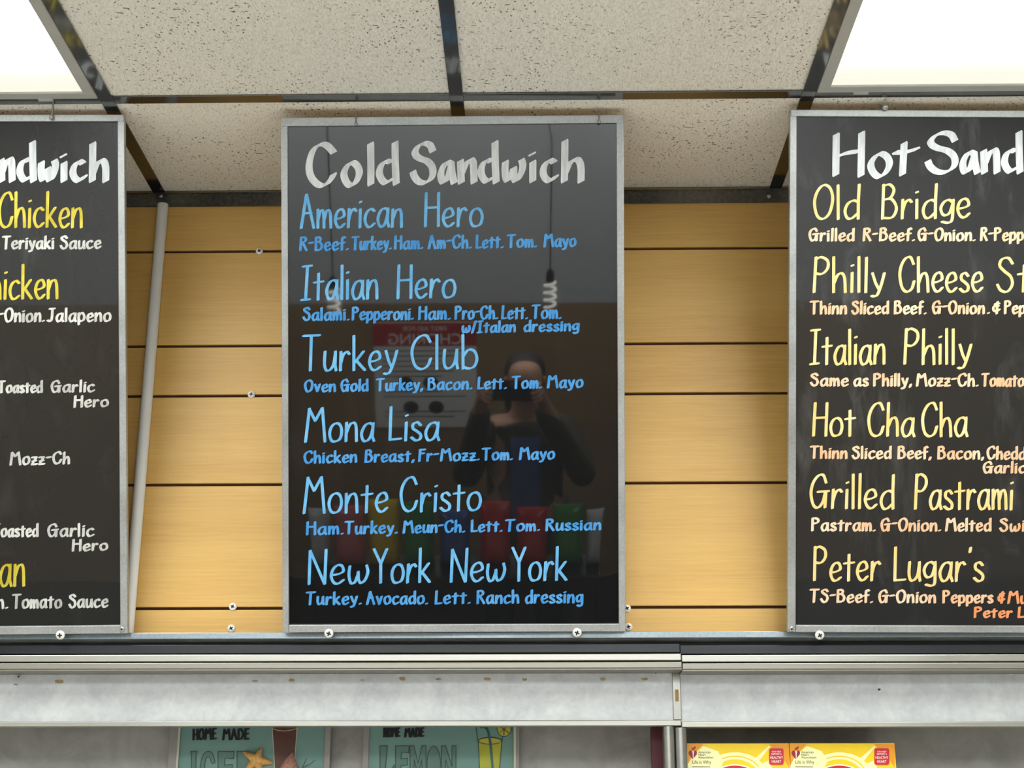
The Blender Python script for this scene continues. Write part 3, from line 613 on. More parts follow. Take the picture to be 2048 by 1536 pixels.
for ws, txt in (
  (line([('R-Beef.', 597, 698), ('Turkey.', 702, 784), ('Ham.', 787, 847), ('Am-Ch.', 854.6, 944.5), ('Lett.', 949.6, 1008), ('Tom.', 1013, 1075), ('Mayo', 1086, 1154)], 597, 502.5, 473, 1154, 494, 466), 'R-Beef Turkey Ham Am-Ch Lett Tom Mayo'),
  (line([('Salami.', 604, 700), ('Pepperoni.', 702, 828), ('Ham.', 835, 902), ('Pro-Ch.', 908, 997), ('Lett.', 1001, 1057), ('Tom.', 1062, 1124)], 604, 642, 614, 1124, 638, 608.5), 'Salami Pepperoni Ham Pro-Ch Lett Tom'),
  (line([('w/Italan', 922, 1033), ('dressing', 1046, 1160)], 922, 667, 641, 1160, 662.5, 638), 'w/Italan dressing'),
  (line([('Oven', 607, 673), ('Gold', 680, 738), ('Turkey,', 751, 847), ('Bacon.', 854, 945.5), ('Lett.', 953, 1014.5), ('Tom.', 1023, 1084.6), ('Mayo', 1093, 1168)], 607, 785.5, 759, 1168, 776, 749), 'Oven Gold Turkey Bacon Lett Tom Mayo'),
  (line([('Chicken', 606, 715.5), ('Breast,', 727.5, 830), ('Fr-Mozz.', 835, 960), ('Tom.', 963, 1026.5), ('Mayo', 1037, 1111)], 606, 928, 901, 1111, 919.5, 893), 'Chicken Breast Fr-Mozz Tom Mayo'),
  (line([('Ham.', 610.6, 688), ('Turkey.', 688, 796), ('Meun-Ch.', 804, 931), ('Lett.', 940, 1006), ('Tom.', 1009, 1081), ('Russian', 1090, 1204)], 610, 1071, 1043, 1204, 1061, 1036), 'Ham Turkey Meun-Ch Lett Tom Russian'),
  (line([('Turkey.', 609.6, 724), ('Avocado.', 731, 857), ('Lett.', 867.6, 942), ('Ranch', 952, 1040), ('dressing', 1049, 1168)], 609, 1211.5, 1183.7, 1168, 1207.5, 1178), 'Turkey Avocado Lett Ranch dressing')):
    text_line(bc, f3, 'ingredient_lettering', ws, 'blue_paint', 'blue lettering reading ' + txt)

# right board
br_, f3, Lr = menu_board([(1580, 219), (2265, 222), (2260, 1266), (1575, 1264.5)], [(1593.5, 233), (2251, 236), (2245, 1252), (1591.5, 1250.5)],
    'right black menu board titled Hot Sandwich with pale yellow and salmon lettering', 'board_face_dusty', 1920, True, -0.019)
title(br_, [('Hot', [('H', 1664, 1732, 349, 1.0), ('o', 1735, 1788, 350, 1.0), ('t', 1786, 1838.5, 348, 1.0)]), ('Sandwich', [('S', 1849, 1919, 346, 1.0), ('a', 1919, 1961.5, 345, 1.0), ('n', 1961, 2002, 344.5, 1.0), ('d', 2003, 2048, 344, 1.0), ('w', 2052, 2104, 343, 1.0), ('i', 2108, 2124, 343, 1.0), ('c', 2130, 2170, 343, 1), ('h', 2173, 2222, 343, 1)])], f3, 'bright_white_paint')
for ws, txt in (
  (line([('Old', 1626, 1721.5), ('Bridge', 1762, 1943)], 1626, 440, 368, 1943, 437, 366), 'Old Bridge'),
  (line([('Philly', 1625, 1773), ('Cheese', 1798, 1968.6), ('St', 1993.6, 2063)], 1625, 586.5, 513, 2050, 584.5, 512.5), 'Philly Cheese St'),
  (line([('Italian', 1620, 1773), ('Philly', 1806.6, 1945.5)], 1620, 730, 657, 1945, 730, 657), 'Italian Philly'),
  (line([('Hot', 1624, 1713), ('Cha', 1735, 1831.6), ('Cha', 1843, 1937.7)], 1624, 873, 804, 1937, 875, 804), 'Hot Cha Cha'),
  (line([('Grilled', 1619, 1791), ('Pastrami', 1828, 2028.7)], 1619, 1018, 947.5, 2028, 1021, 947), 'Grilled Pastrami'),
  (line([('Peter', 1626, 1763), ("Lugar's", 1786, 1970.6)], 1626, 1163, 1092.5, 1970, 1165, 1093), "Peter Lugar's")):
    text_line(br_, f3, 'dish_lettering', ws, 'pale_yellow_paint', 'pale yellow lettering reading ' + txt)
for ws, txt in (
  (line([('Grilled', 1617, 1711), ('R-Beef.', 1725, 1831.6), ('G-Onion.', 1835, 1953), ('R-Pepp', 1960, 2050)], 1617, 483, 455.5, 2048, 482, 454), 'Grilled R-Beef G-Onion R-Pepp'),
  (line([('Thinn', 1619.6, 1696), ('Sliced', 1702.5, 1780), ('Beef.', 1787.5, 1855), ('G-Onion', 1864, 1972), ('.', 1974, 1980), ('&', 1984, 2003), ('Pepp', 2008, 2068)], 1619, 629, 601, 2048, 628.5, 600.5), 'Thinn Sliced Beef G-Onion & Pepp'),
  (line([('Same', 1620, 1699), ('as', 1706.5, 1739), ('Philly,', 1746, 1825.7), ('Mozz-Ch.', 1831.6, 1959), ('Tomato', 1962.7, 2051)], 1620, 773, 746, 2048, 774, 746), 'Same as Philly Mozz-Ch Tomato'),
  (line([('Thinn', 1619.6, 1697), ('Sliced', 1703.4, 1785), ('Beef,', 1794.7, 1865), ('Bacon,', 1874.5, 1970), ('Chedd', 1973.4, 2054)], 1619, 918, 891.5, 2048, 920, 892), 'Thinn Sliced Beef Bacon Chedd'),
  (line([('Garlic', 1965.6, 2054)], 1965, 947.5, 922, 2054, 947.5, 922), 'Garlic'),
  (line([('Pastram.', 1622, 1753), ('G-Onion.', 1761, 1884), ('Melted', 1890, 1985), ('Swi', 1999, 2052)], 1622, 1063, 1035, 2048, 1064, 1036), 'Pastram G-Onion Melted Swi'),
  (line([('TS-Beef.', 1619, 1748), ('G-Onion', 1756.6, 1874.6), ('Peppers', 1885, 1989)], 1619, 1206.5, 1178, 2000, 1208, 1181), 'TS-Beef G-Onion Peppers')):
    text_line(br_, f3, 'ingredient_lettering', ws, 'salmon_paint', 'salmon lettering reading ' + txt)
for ws, txt in ((line([('&', 1995, 2012.6), ('Mu', 2015, 2058)], 1995, 1208.5, 1182, 2058, 1208.5, 1182), '& Mu'), (line([('Peter', 1948, 2027.5), ('L', 2035, 2054)], 1948, 1237, 1213.5, 2054, 1237, 1213.5), 'Peter L')):
    text_line(br_, f3, 'ingredient_lettering', ws, 'orange_paint', 'orange lettering reading ' + txt)

# left board
bl_, f3, Ll = menu_board([(-430, 229.5), (248.7, 229), (255, 1267), (-432, 1273)], [(-416, 244), (235, 243), (240.5, 1250.5), (-418, 1257)],
    'left black menu board with yellow dish names and white chalky ingredients', 'board_face_worn', -90, True, 0.008)
title(bl_, [('ndwich', [('n', -6, 30.5, 361.5, 0.97), ('d', 31.5, 73, 361.5, 0.97), ('w', 74, 117.5, 361, 0.93), ('i', 119, 136.5, 361, 0.93), ('c', 137.5, 175.5, 361, 0.93), ('h', 176, 218.5, 361, 0.93)])], f3, 'bright_white_paint')
for ws, txt in (
  (line([('Chicken', -6, 166)], -6, 456, 383, 166, 456, 383), 'Chicken'),
  (line([('Chicken', -55, 117.5)], -55, 600, 527, 117, 599, 529), 'icken'),
  (line([('san', -26, 50.6)], -26, 1176, 1095, 50, 1174, 1093), 'san')):
    text_line(bl_, f3, 'dish_lettering', ws, 'yellow_paint', 'yellow lettering reading ' + txt)
for ws, txt in (
  (line([('Teriyaki', 2, 109), ('Sauce', 118, 203)], 2, 499, 470.7, 203, 498, 470.5), 'Teriyaki Sauce'),
  (line([('-Onion.', -6, 89.5), ('Jalapeno', 91, 223)], -6, 645, 615, 223, 644, 615), 'Onion Jalapeno'),
  (line([('Toasted', -6, 86), ('Garlic', 100, 190)], -6, 787, 761, 190, 785, 759), 'Toasted Garlic'),
  (line([('Hero', 145, 218)], 145, 816, 790, 218, 814, 790), 'Hero'),
  (line([('Mozz-Ch', 17, 140.5)], 17, 931.5, 903, 140, 929, 903), 'Mozz-Ch'),
  (line([('Toasted', -17, 77.5), ('Garlic', 93, 188.7)], -17, 1075.5, 1047, 188, 1074, 1046), 'oasted Garlic'),
  (line([('Hero', 141.7, 216.5)], 141, 1104, 1078.5, 216, 1102, 1078), 'Hero'),
  (line([('n.', -10, 16), ('Tomato', 22, 124), ('Sauce', 135, 216.5)], -10, 1219, 1188, 216, 1216.5, 1188), 'Tomato Sauce')):
    text_line(bl_, f3, 'ingredient_lettering', ws, 'chalk_white_paint', 'white lettering reading ' + txt)
# small corner screws of the frames
for b, px, py, dz in ((bl_, 244, 1258.5, 0.008), (br_, 1583, 1258, -0.019)):
    screw(b, CAM + ray(px, py) * (ZB + dz - 0.0006), -Fv, 0.005, 'screw_steel')
for b, px, py, dz in ((bl_, 121, 1270, 0.008), (bc, 658, 1266.5, 0), (bc, 1154, 1265, 0), (br_, 1639, 1270, -0.019)):
    screw(b, CAM + ray(px, py) * (ZB + dz - 0.0006), -Fv, 0.0082)
# hooks and hanging wires
def hook(b, L, px, py, up, lab):
    """wire staple bent over the top rail and running up to the grid"""
    top = V(WM[b.name] @ L((px, py), 0.003)); end = V((top.x, top.y + 0.012, min(top.z + up, CZ - 0.0015)))
    low = V(WM[b.name] @ L((px, py + 14), 0.003)); mid = V(WM[b.name] @ L((px, py - 2.5), -0.002))
    mb = MB().tube([low, top, mid, end], 0.0014, 8); mb.dome(low, -Fv, 0.0032, 0.003, 10)
    return tag(mb.build('hanging_wire', 'wire_steel'), lab, 'wire', 'wires hanging the boards from the ceiling')
def screw_eye(px, py0, py1, lab):
    """wire from the ceiling grid to the board's top rail"""
    a = CAM + ray(px + 3, py0) * 1.0; a = hZ(px + 3, py0, CZ - 0.0016); c = CAM + ray(px, py1) * (ZB + 0.004)
    k = CAM + ray(px + 3, (py0 + py1) / 2) * (ZB - 0.004)
    mb = MB().tube([a, k, c], 0.0016, 8); mb.dome(c, -Fv, 0.0042, 0.004, 10)
    return tag(mb.build('hanging_wire', 'wire_steel'), lab, 'wire', 'wires hanging the boards from the ceiling')
screw_eye(103, 196, 235, 'bent wire from the ceiling grid to the left board with yellow dish names')
hook(bc, Lc, 712, 234, 0.02, 'thin wire hook above the first letters of Cold Sandwich')
hook(bc, Lc, 1198, 230, 0.02, 'thin wire hook at the right end of the centre board, above the last letters')
c = CAM + ray(1770, 215) * (ZB - 0.021); e = V((c.x - 0.004, c.y + 0.01, CZ - 0.001))
mb = MB().tube([c, c + (e - c) * 0.5, e], 0.002, 8); mb.dome(c, -Fv, 0.0062, 0.005, 14)
tag(mb.build('hanging_wire', 'wire_steel'), 'round headed bolt on top of the Hot Sandwich board', 'wire', 'wires hanging the boards from the ceiling')

# ------------------------------------------------------------------ fluorescent troffers
m = MT('prismatic_lens', 0.3); mp = m.co((1, 1, 1), kind='Object')
sx = m.node('ShaderNodeSeparateXYZ'); m.l.new(mp, sx.inputs[0])
def mathn(op, a, b=None, cl=False):
    n = m.node('ShaderNodeMath', operation=op); n.use_clamp = cl
    for k, v in enumerate((a, b)):
        if v is None: continue
        if isinstance(v, (int, float)): n.inputs[k].default_value = v
        else: m.l.new(v, n.inputs[k])
    return n.outputs[0]
# tubes stop short of the end of the lamp, so the lens dims there
endf = mathn('MULTIPLY', mathn('SUBTRACT', 0.578, sx.outputs[1]), 5.4, True)
px_ = mathn('SINE', mathn('MULTIPLY', mathn('ADD', sx.outputs[0], sx.outputs[1]), 620.0)); py_ = mathn('SINE', mathn('MULTIPLY', mathn('SUBTRACT', sx.outputs[0], sx.outputs[1]), 620.0))
pr = mathn('ADD', mathn('MULTIPLY', mathn('MULTIPLY', px_, py_), 0.10), 1.0)
st = mathn('MULTIPLY', pr, mathn('ADD', mathn('MULTIPLY', mathn('POWER', endf, 4.2), LAMP - 0.40), 0.40))
m.to('Emission Strength', st)
m.to('Emission Color', m.ramp(endf, [(0.0, (1.0, 0.965, 0.80, 1)), (0.8, (0.98, 1.0, 0.95, 1))]))
m.set('Base Color', (0.3, 0.3, 0.28, 1)); M['lens'] = m.m
for k, (lx, ly) in enumerate(LIGHTS):
    cxm, cym = lx + 0.305, ly + 0.61
    t = empty('ceiling_light', Matrix.Translation((cxm, cym, CZ)), ('bright fluorescent ceiling light above the board with yellow dish names', 'bright fluorescent ceiling light above the Hot Sandwich board')[k], 'light', 'fluorescent lights set in the ceiling grid')
    hx, hy = 0.2927, 0.598; fw = 0.020
    mb = MB(); zb, zt = CZ - 0.004, CZ + 0.004
    for (a, b2, c2, d) in ((-hx, hx, hy - fw, hy), (-hx, hx, -hy, -hy + fw), (-hx, -hx + fw, -hy + fw, hy - fw), (hx - fw, hx, -hy + fw, hy - fw)):
        mb.box(cxm + a, cxm + b2, cym + c2, cym + d, zb, zt)
    mb.build('frame', 'light_frame', t, bevel=0.0015)
    MB().box(cxm - hx + fw, cxm + hx - fw, cym - hy + fw, cym + hy - fw, CZ + 0.0, CZ + 0.003).build('lens', 'lens', t)
    MB().box(cxm - hx + 0.03, cxm + hx - 0.03, cym - hy + 0.03, cym + hy - 0.03, CZ + 0.004, CZ + 0.09).build('housing', 'white_enamel', t)
    MB().box(cxm + (0.19 if k == 0 else -0.23), cxm + (0.215 if k == 0 else -0.205), cym + hy - 0.004, cym + hy + 0.002, zb - 0.003, zb).build('latch', 'light_frame', t)

# ------------------------------------------------------------------ under the header: shelf, posts, signs, tea boxes
shelfZ = None
tbY = WY + 0.03
tb_h = 0.125
ztop = zat(1486.5, tbY, 1480); shelfZ = ztop - tb_h
mb = MB().box(RX0, RX1, WY + 0.024, RECY, shelfZ - 0.02, shelfZ)
tag(mb.build('back_shelf', 'laminate'), 'grey laminate shelf under the tea boxes and framed signs', 'shelf')
postY = fasY + 0.0005
for k, (a, b2) in enumerate(((1327, 1349), (1351, 1374))):
    xa, xb = xat(a, 1490, postY), xat(b2, 1490, postY); zt = zat(1451.5 + 3 * k, fasY - 0.007)
    mb = MB(); n = 28; prof = [(xa + (xb - xa) * i / n, postY - 0.006 * math.sin(math.pi * i / n) ** 0.5) for i in range(n + 1)] + [(xb, postY + 0.02), (xa, postY + 0.02)]
    N = len(prof); zb = 0.0
    vs = [(x, y, zb) for x, y in prof] + [(x, y, zt - 0.0006) for x, y in prof]
    mb.add(vs, [(i, (i + 1) % N, N + (i + 1) % N, N + i) for i in range(N)] + [tuple(range(N))[::-1], tuple(range(N, 2 * N))], 0, False)
    tag(mb.build('steel_post', 'steel_post', bevel=0.0008), ('brushed steel post beside the dark red strip', 'brushed steel post touching the yellow tea box')[k], 'post', 'paired steel posts under the header joint')
mb = MB().box(xat(1303, 1490, WY + 0.06), xat(1329, 1490, WY + 0.06), WY + 0.06, WY + 0.08, shelfZ, zat(1440, WY + 0.06))
tag(mb.build('maroon_strip', 'maroon'), 'dark maroon upright strip beside the steel posts', 'strip')

# unseen white counter below the picture, added to bounce light onto the ceiling
t = empty('bounce_counter', Matrix.Translation((0, 1.75, 0)), 'long white unseen counter added to bounce light onto the ceiling', 'counter')
MB().box(RX0 + 0.02, RX1 - 0.02, 1.0, 2.4, 0.86, 0.9).build('bounce_top', 'bounce_white', t, bevel=0.004)
MB().box(RX0 + 0.04, RX1 - 0.04, 1.18, 2.36, 0.0, 0.86).build('bounce_body', 'grey_paint', t)

# framed drink signs on the recess wall
sgY = RECY - 0.02
def sign(name_label, x_out0, x_out1, xin0, xin1):
    c = hY((x_out0 + x_out1) / 2, 1500, sgY); top = zat(1430, sgY); bot = shelfZ
    t = empty('drink_sign', Matrix.Translation((c.x, RECY, bot)), name_label, 'sign', 'hand painted drink signs behind the header')
    X = lambda p: xat(p, 1500, sgY)
    fy = sgY - 0.004
    for nm, a, b2 in (('frame_side', x_out0, xin0), ('frame_side', xin1, x_out1)):
        MB().box(X(a), X(b2), fy, RECY, bot, top).build(nm, 'frame_grey', t, bevel=0.001)
    MB().box(X(xin0), X(xin1), fy, RECY, top - 0.012, top).build('frame_top', 'frame_grey', t); MB().box(X(xin0), X(xin1), fy, RECY, bot, bot + 0.012).build('frame_bottom', 'frame_grey', t)
    MB().box(X(xin0), X(xin1), sgY, RECY, bot + 0.012, top - 0.012).build('card', 'teal_card', t)
    def P(x, y, lift=0.0): return hY(x, y, sgY - 0.0004 - lift)
    return t, P
def poly(t, nm, P, pts, mat, lift=0.0003):
    v = [P(x, y, lift) for x, y in pts]; a = sum(v[i].x * v[(i + 1) % len(v)].z - v[(i + 1) % len(v)].x * v[i].z for i in range(len(v)))
    if a < 0: v = v[::-1]
    bk = [p + V((0, 0.0003 + lift, 0)) for p in v]; n = len(v)
    return MB().add(v + bk, [tuple(range(n))] + [(i, n + i, n + (i + 1) % n, (i + 1) % n) for i in range(n)]).build(nm, mat, t)
PEN = [(a, -c) for a, c in nib_pts(1.3, 0.9, 0.6)]; FAT = [(a, -c) for a, c in nib_pts(4.6, 2.6, math.radians(15))]
def pen(t, nm, P, lines, mat, nib=PEN, lift=0.0006, smooth=False):
    mb = MB()
    for l in lines: stroke(mb, catmull(l, 6) if smooth else l, nib, lambda x, y, q: P(x, y, lift + q))
    return mb.build(nm, mat, t)
def outline_word(t, P, letters, x0, wds, gap, ytop, hgt):
    x = x0
    for ch, wd in zip(letters, wds):
        O = {'I': [(0,0),(1,0),(.85,.1),(.8,.9),(.95,1),(-.05,1),(.1,.9),(.15,.1)], 'L': [(0,0),(.5,0),(.36,.75),(.75,.7),(1,.55),(.95,1),(0,1)],
             'C': [(1,.3),(.78,.32),(.62,.16),(.38,.22),(.3,.5),(.38,.78),(.62,.84),(.8,.68),(1,.72),(.8,.96),(.5,1),(.15,.85),(0,.5),(.15,.15),(.45,0),(.8,.05)],
             'E': [(0,0),(1,0),(.98,.2),(.45,.18),(.4,.38),(.9,.36),(.88,.56),(.4,.58),(.42,.8),(1,.78),(1,1),(0,1)],
             'D': [(0,0),(.5,0),(.75,.07),(.92,.25),(1,.5),(.92,.75),(.75,.93),(.5,1),(0,1)], 'O': [(.5,0),(.85,.15),(1,.5),(.85,.85),(.5,1),(.15,.85),(0,.5),(.15,.15)],
             'M': [(0,0),(.25,0),(.5,.5),(.75,0),(1,0),(1,1),(.75,1),(.74,.4),(.5,.85),(.26,.4),(.25,1),(0,1)],
             'N': [(0,0),(.28,0),(.72,.6),(.72,0),(1,0),(1,1),(.72,1),(.28,.4),(.28,1),(0,1)]}[ch]
        if ch in 'CO': O = catmull(O + [O[0]], 4)[:-1]
        pts = [(x + u * wd, ytop + v * hgt) for u, v in O]
        poly(t, 'outlined_letter', P, pts, 'teal_shade', 0.0004)
        pen(t, 'letter_outline', P, [pts + [pts[0]]], 'ink_grey', lift=0.0009)
        x += wd + gap
def caps(t, P, ws, ytop, ybot):
    mb = MB()
    for tx, a, b2 in ws: word(mb, tx, a, b2, ybot, ybot - 1.0, ytop, ytop - 1.0, FAT, lambda x, y, q: P(x, y, 0.0006 + q), xh=0.5, gap=0.32, nw=4.6, nh=2.6)
    o = mb.build('sign_lettering', 'ink_black', t); o['label'] = 'bold black hand lettering reading HOME MADE'
t1, P = sign('teal hand painted iced tea sign with a starfish and brown drink', 338, 661, 357, 649)
MB().box(xat(355.5, 1500, sgY), xat(359.5, 1500, sgY), sgY - 0.006, sgY - 0.0042, shelfZ, zat(1440, sgY)).build('pale_edge', 'card_edge', t1)
caps(t1, P, [('HOME', 384.5, 434), ('MADE', 444, 499.5)], 1457.5, 1480.5)
outline_word(t1, P, 'ICED', 381, [13, 30, 32, 34], 6, 1503, 72)
poly(t1, 'drink_glass', P, [(545, 1452), (593, 1452), (584, 1600), (553, 1600)], 'tea_brown', 0.0004)
pen(t1, 'glass_outline', P, [[(544, 1450), (548, 1510), (552, 1600)], [(595, 1450), (590, 1510), (585, 1600)], [(544, 1457), (556, 1461), (570, 1462), (584, 1460), (594, 1457)]], 'card_edge')
# starfish: five tapering arms with a domed middle, glued on
cst = P(514.6, 1521, 0.0); mb = MB()
for tx, ty in ((523, 1496), (488, 1504), (546, 1526.5), (490, 1541), (524, 1551)):
    tip = P(tx, ty, 0.0); d = tip - cst; off = V((0, -0.004, 0))
    mb.tube([cst - d * 0.12 + off * 1.4, cst + d * 0.2 + off * 1.3, cst + d * 0.5 + off, cst + d * 0.8 + off * 0.7, tip + off * 0.35], [0.0065, 0.0088, 0.0062, 0.0044, 0.0016], 12)
mb.dome(cst + V((0, 0.0002, 0)), (0, -1, 0), 0.011, 0.0125, 16)
o = mb.build('starfish', 'starfish_tan', t1); o['label'] = 'tan dried starfish glued on the card'
# cone shell
csh = P(586, 1506, 0.0); mb = MB()
mb.tube([csh + V((0, -0.004, 0)), csh + V((-0.003, -0.008, -0.012)), csh + V((-0.004, -0.010, -0.030)), csh + V((-0.003, -0.008, -0.055))], [0.002, 0.009, 0.019, 0.012], 14)
mb.build('cone_shell', 'shell_pink', t1)['label'] = 'pinkish spotted sea shell'
pen(t1, 'drawn_twig', P, [[(604, 1536), (618, 1530), (630, 1520)], [(606, 1533), (610, 1524), (613, 1518)]], 'ink_grey')
t2, P = sign('teal hand painted lemonade sign with a yellow drink and green straw', 726, 1039, 738, 1027)
MB().box(xat(1027.5, 1500, sgY), xat(1032, 1500, sgY), sgY - 0.006, sgY - 0.0042, shelfZ, zat(1440, sgY)).build('pale_edge', 'card_edge', t2)
caps(t2, P, [('HOME', 766, 801), ('MADE', 808, 849)], 1456, 1475)
outline_word(t2, P, 'LEMON', 760, [29, 27, 32, 27, 29], 2, 1492, 68)
poly(t2, 'drink_glass', P, [(957, 1485), (1003, 1485), (992, 1600), (963, 1600)], 'lemon_liquid', 0.0004)
el = [(980 + 23 * math.cos(a), 1482 + 6.5 * math.sin(a)) for a in [2 * math.pi * k / 20 for k in range(20)]]
poly(t2, 'drink_surface', P, el, 'lemon_rind', 0.0007)
pen(t2, 'glass_outline', P, [[(952, 1455), (957, 1490), (962, 1600)], [(1008, 1455), (1003, 1490), (994, 1600)], el + [el[0]]], 'ink_grey', lift=0.0011)
pen(t2, 'drinking_straw', P, [[(962, 1455), (970, 1455), (976, 1463), (981, 1490), (987, 1560), (989, 1600)]], 'straw_green', FAT, 0.0014, True)
ls = [(1008 + 14 * math.cos(a), 1459 + 14 * math.sin(a)) for a in [2 * math.pi * k / 24 for k in range(24)]]
poly(t2, 'lemon_slice', P, ls, 'lemon_rind', 0.0016)
pen(t2, 'slice_outline', P, [ls + [ls[0]], [(998, 1452), (1018, 1466)], [(1018, 1452), (998, 1466)], [(1008, 1447), (1008, 1471)]], 'ink_grey', lift=0.0021)

# tea boxes
def text_obj(t, nm, body, P, x, y, size_px, mat, align='LEFT', lift=0.0006, sx=1.0):
    cu = bpy.data.curves.new(nm, 'FONT'); cu.body = body; cu.align_x = align; cu.size = size_px * SB; cu.space_line = 0.85
    o = bpy.data.objects.new(nm, cu); COL.objects.link(o)
    dg = bpy.context.evaluated_depsgraph_get(); me = bpy.data.meshes.new_from_object(o.evaluated_get(dg)); bpy.data.objects.remove(o)
    c = P(x, y, lift)
    mb = MB(); mb.add([c + V((v.co.x * sx, 0, v.co.y)) for v in me.vertices], [tuple(p.vertices) for p in me.polygons])
    bpy.data.meshes.remove(me)
    return mb.build(nm, mat, t)
def tea_box(x0, x1, yt0, yt1, label, grp):
    Xa, Xb = xat(x0, 1500, tbY), xat(x1, 1500, tbY)
    t = empty('tea_box', Matrix.Translation(((Xa + Xb) / 2, tbY + 0.04, shelfZ)), label, 'tea box', grp)
    q = MB().box(Xa, Xb, tbY, tbY + 0.085, shelfZ, ztop); q.build('carton', ['box_yellow'], t, bevel=0.0008)
    def P(x, y, lift=0.0): return hY(x0 + x, y, tbY - 0.0002 - lift)
    W = x1 - x0; cx = 0.47 * W
    # swirl rings, rays and corner tints printed on the face
    def ringp(r0, r1, a0, a1, k=28):
        A = [a0 + (a1 - a0) * i / k for i in range(k + 1)]
        return [(cx + math.cos(a) * r1, 1556 - math.sin(a) * r1 * 0.78) for a in A] + [(cx + math.cos(a) * r0, 1556 - math.sin(a) * r0 * 0.78) for a in A[::-1]]
    poly(t, 'printed_corner', P, [(W * .80, 1488), (W - 0.6, 1488), (W - 0.6, 1535), (W * .93, 1515)], 'box_orange', 0.0001)
    poly(t, 'printed_corner', P, [(0.6, 1488), (W * .16, 1488), (W * .05, 1512), (0.6, 1530)], 'box_orange', 0.0001)
    poly(t, 'printed_glow', P, [(W * .16, 1492), (W * .30, 1502), (W * .36, 1522), (W * .30, 1546), (0.6, 1546), (0.6, 1531), (W * .05, 1513)], 'box_pale', 0.0002)
    poly(t, 'printed_ray', P, [(W * .66, 1518), (W * .80, 1492), (W * .815, 1493), (W * .70, 1523)], 'box_pale', 0.0002)
    poly(t, 'printed_ray', P, [(W * .70, 1530), (W * .82, 1519), (W * .83, 1540), (W * .71, 1546)], 'box_pale', 0.0002)
    poly(t, 'printed_ring', P, ringp(57, 66, 0.15, 2.9), 'box_pale', 0.0003)
    poly(t, 'printed_ring', P, ringp(48, 54, 0.5, 2.2), 'box_pale', 0.0003)
    el = [(cx + 48 * math.cos(a), 1565 + 34 * math.sin(a)) for a in [2 * math.pi * k / 36 for k in range(36)]]
    poly(t, 'printed_oval_rim', P, [(cx + (x - cx) * 1.05, 1565 + (y - 1565) * 1.07) for x, y in el], 'print_white', 0.0004)
    poly(t, 'printed_oval', P, el, 'box_red', 0.0006)
    # heart with a torch
    hp = [(11.5, 1518.5), (3.5, 1509), (3, 1504), (6, 1500.5), (9.5, 1501.5), (11.5, 1503.5), (13.5, 1501.5), (17, 1500.5), (20, 1504), (19.5, 1509)]
    poly(t, 'heart_emblem', P, hp, 'heart_red', 0.0004); poly(t, 'torch_flame', P, [(9.5, 1500), (9.5, 1496), (13, 1495), (17, 1492), (17.5, 1496), (14.5, 1499), (12, 1500)], 'heart_red', 0.0004)
    poly(t, 'torch', P, [(10.3, 1502.5), (14.5, 1502.5), (13.6, 1505), (12.8, 1517), (11.9, 1517.5), (11.2, 1505)], 'print_white', 0.0007)
    for i, s in enumerate(('American', 'Heart', 'Association.')): text_obj(t, 'printed_text', s, P, 22.5, 1506.5 + i * 5.2, 6.4, 'print_black')
    text_obj(t, 'printed_text', 'Life is Why', P, 10.5, 1527.5, 9.6, 'print_black', sx=0.86)
    pen(t, 'printed_text', P, [[(11, 1533.5), (46, 1533.8)]], 'print_black', lift=0.0005)
    bx0, bx1 = W * .805, W * .945
    def rr(x0, x1, y0, y1, r): return [(cxx + r * math.cos(a), cyy + r * math.sin(a)) for cxx, cyy, s in ((x1 - r, y1 - r, 0), (x0 + r, y1 - r, 1), (x0 + r, y0 + r, 2), (x1 - r, y0 + r, 3)) for a in [s * math.pi / 2 + k * math.pi / 8 for k in range(5)]]
    poly(t, 'red_badge_rim', P, rr(bx0 - 1, bx1 + 1, 1495.5, 1530.5, 5), 'box_orange', 0.0005); poly(t, 'red_badge', P, rr(bx0, bx1, 1496.5, 1529.5, 4.5), 'box_red', 0.0008)
    mid = (bx0 + bx1) / 2
    for s, y, sz in (('CAN HELP', 1505, 4.6), ('SUPPORT A', 1509.6, 4.6), ('HEALTHY', 1517.5, 7.0), ('HEART', 1525.5, 7.2)):
        text_obj(t, 'badge_text', s, P, mid, y, sz, 'print_white', 'CENTER', 0.0011, 0.86)
    return t
tea_box(1374, 1578.5, 0, 0, 'yellow tea box beside the steel post', 'yellow tea boxes on the shelf')
tea_box(1580, 1790, 0, 0, 'second yellow tea box, with bare grey wall on its right', 'yellow tea boxes on the shelf')

# ------------------------------------------------------------------ what the glossy boards mirror: customer side of the shop
plain('poster_red', (176, 40, 44), 0.5); plain('poster_white', (226, 226, 222), 0.5, var=0.02); plain('jacket_dark', (80, 74, 62), 0.8); plain('shirt_blue', (84, 100, 160), 0.8)
plain('trouser_dark', (40, 44, 56), 0.8); plain('skin', (206, 160, 132), 0.5, var=0.04); plain('hair_dark', (46, 34, 28), 0.6); plain('phone_black', (22, 22, 24), 0.2)
for k, c in (('bag_red', (190, 40, 40)), ('bag_yellow', (220, 190, 40)), ('bag_green', (60, 130, 60)), ('bag_silver', (190, 192, 196)), ('bag_blue', (60, 90, 160)), ('bag_pink', (200, 110, 110))): plain(k, c, 0.25, var=0.08, scale=30)
pY = RY0 + 0.006
p0, p1 = mir(952, 645, pY), mir(752, 855, pY); pm = mir(852, 692, pY)
xa, xb = sorted((p0.x, p1.x)); zt, zb = max(p0.z, p1.z), min(p0.z, p1.z); zh = pm.z
t = empty('safety_poster', Matrix.Translation(((xa + xb) / 2, RY0, zb)), 'choking first aid poster with a red heading, mirrored in the centre board', 'poster')
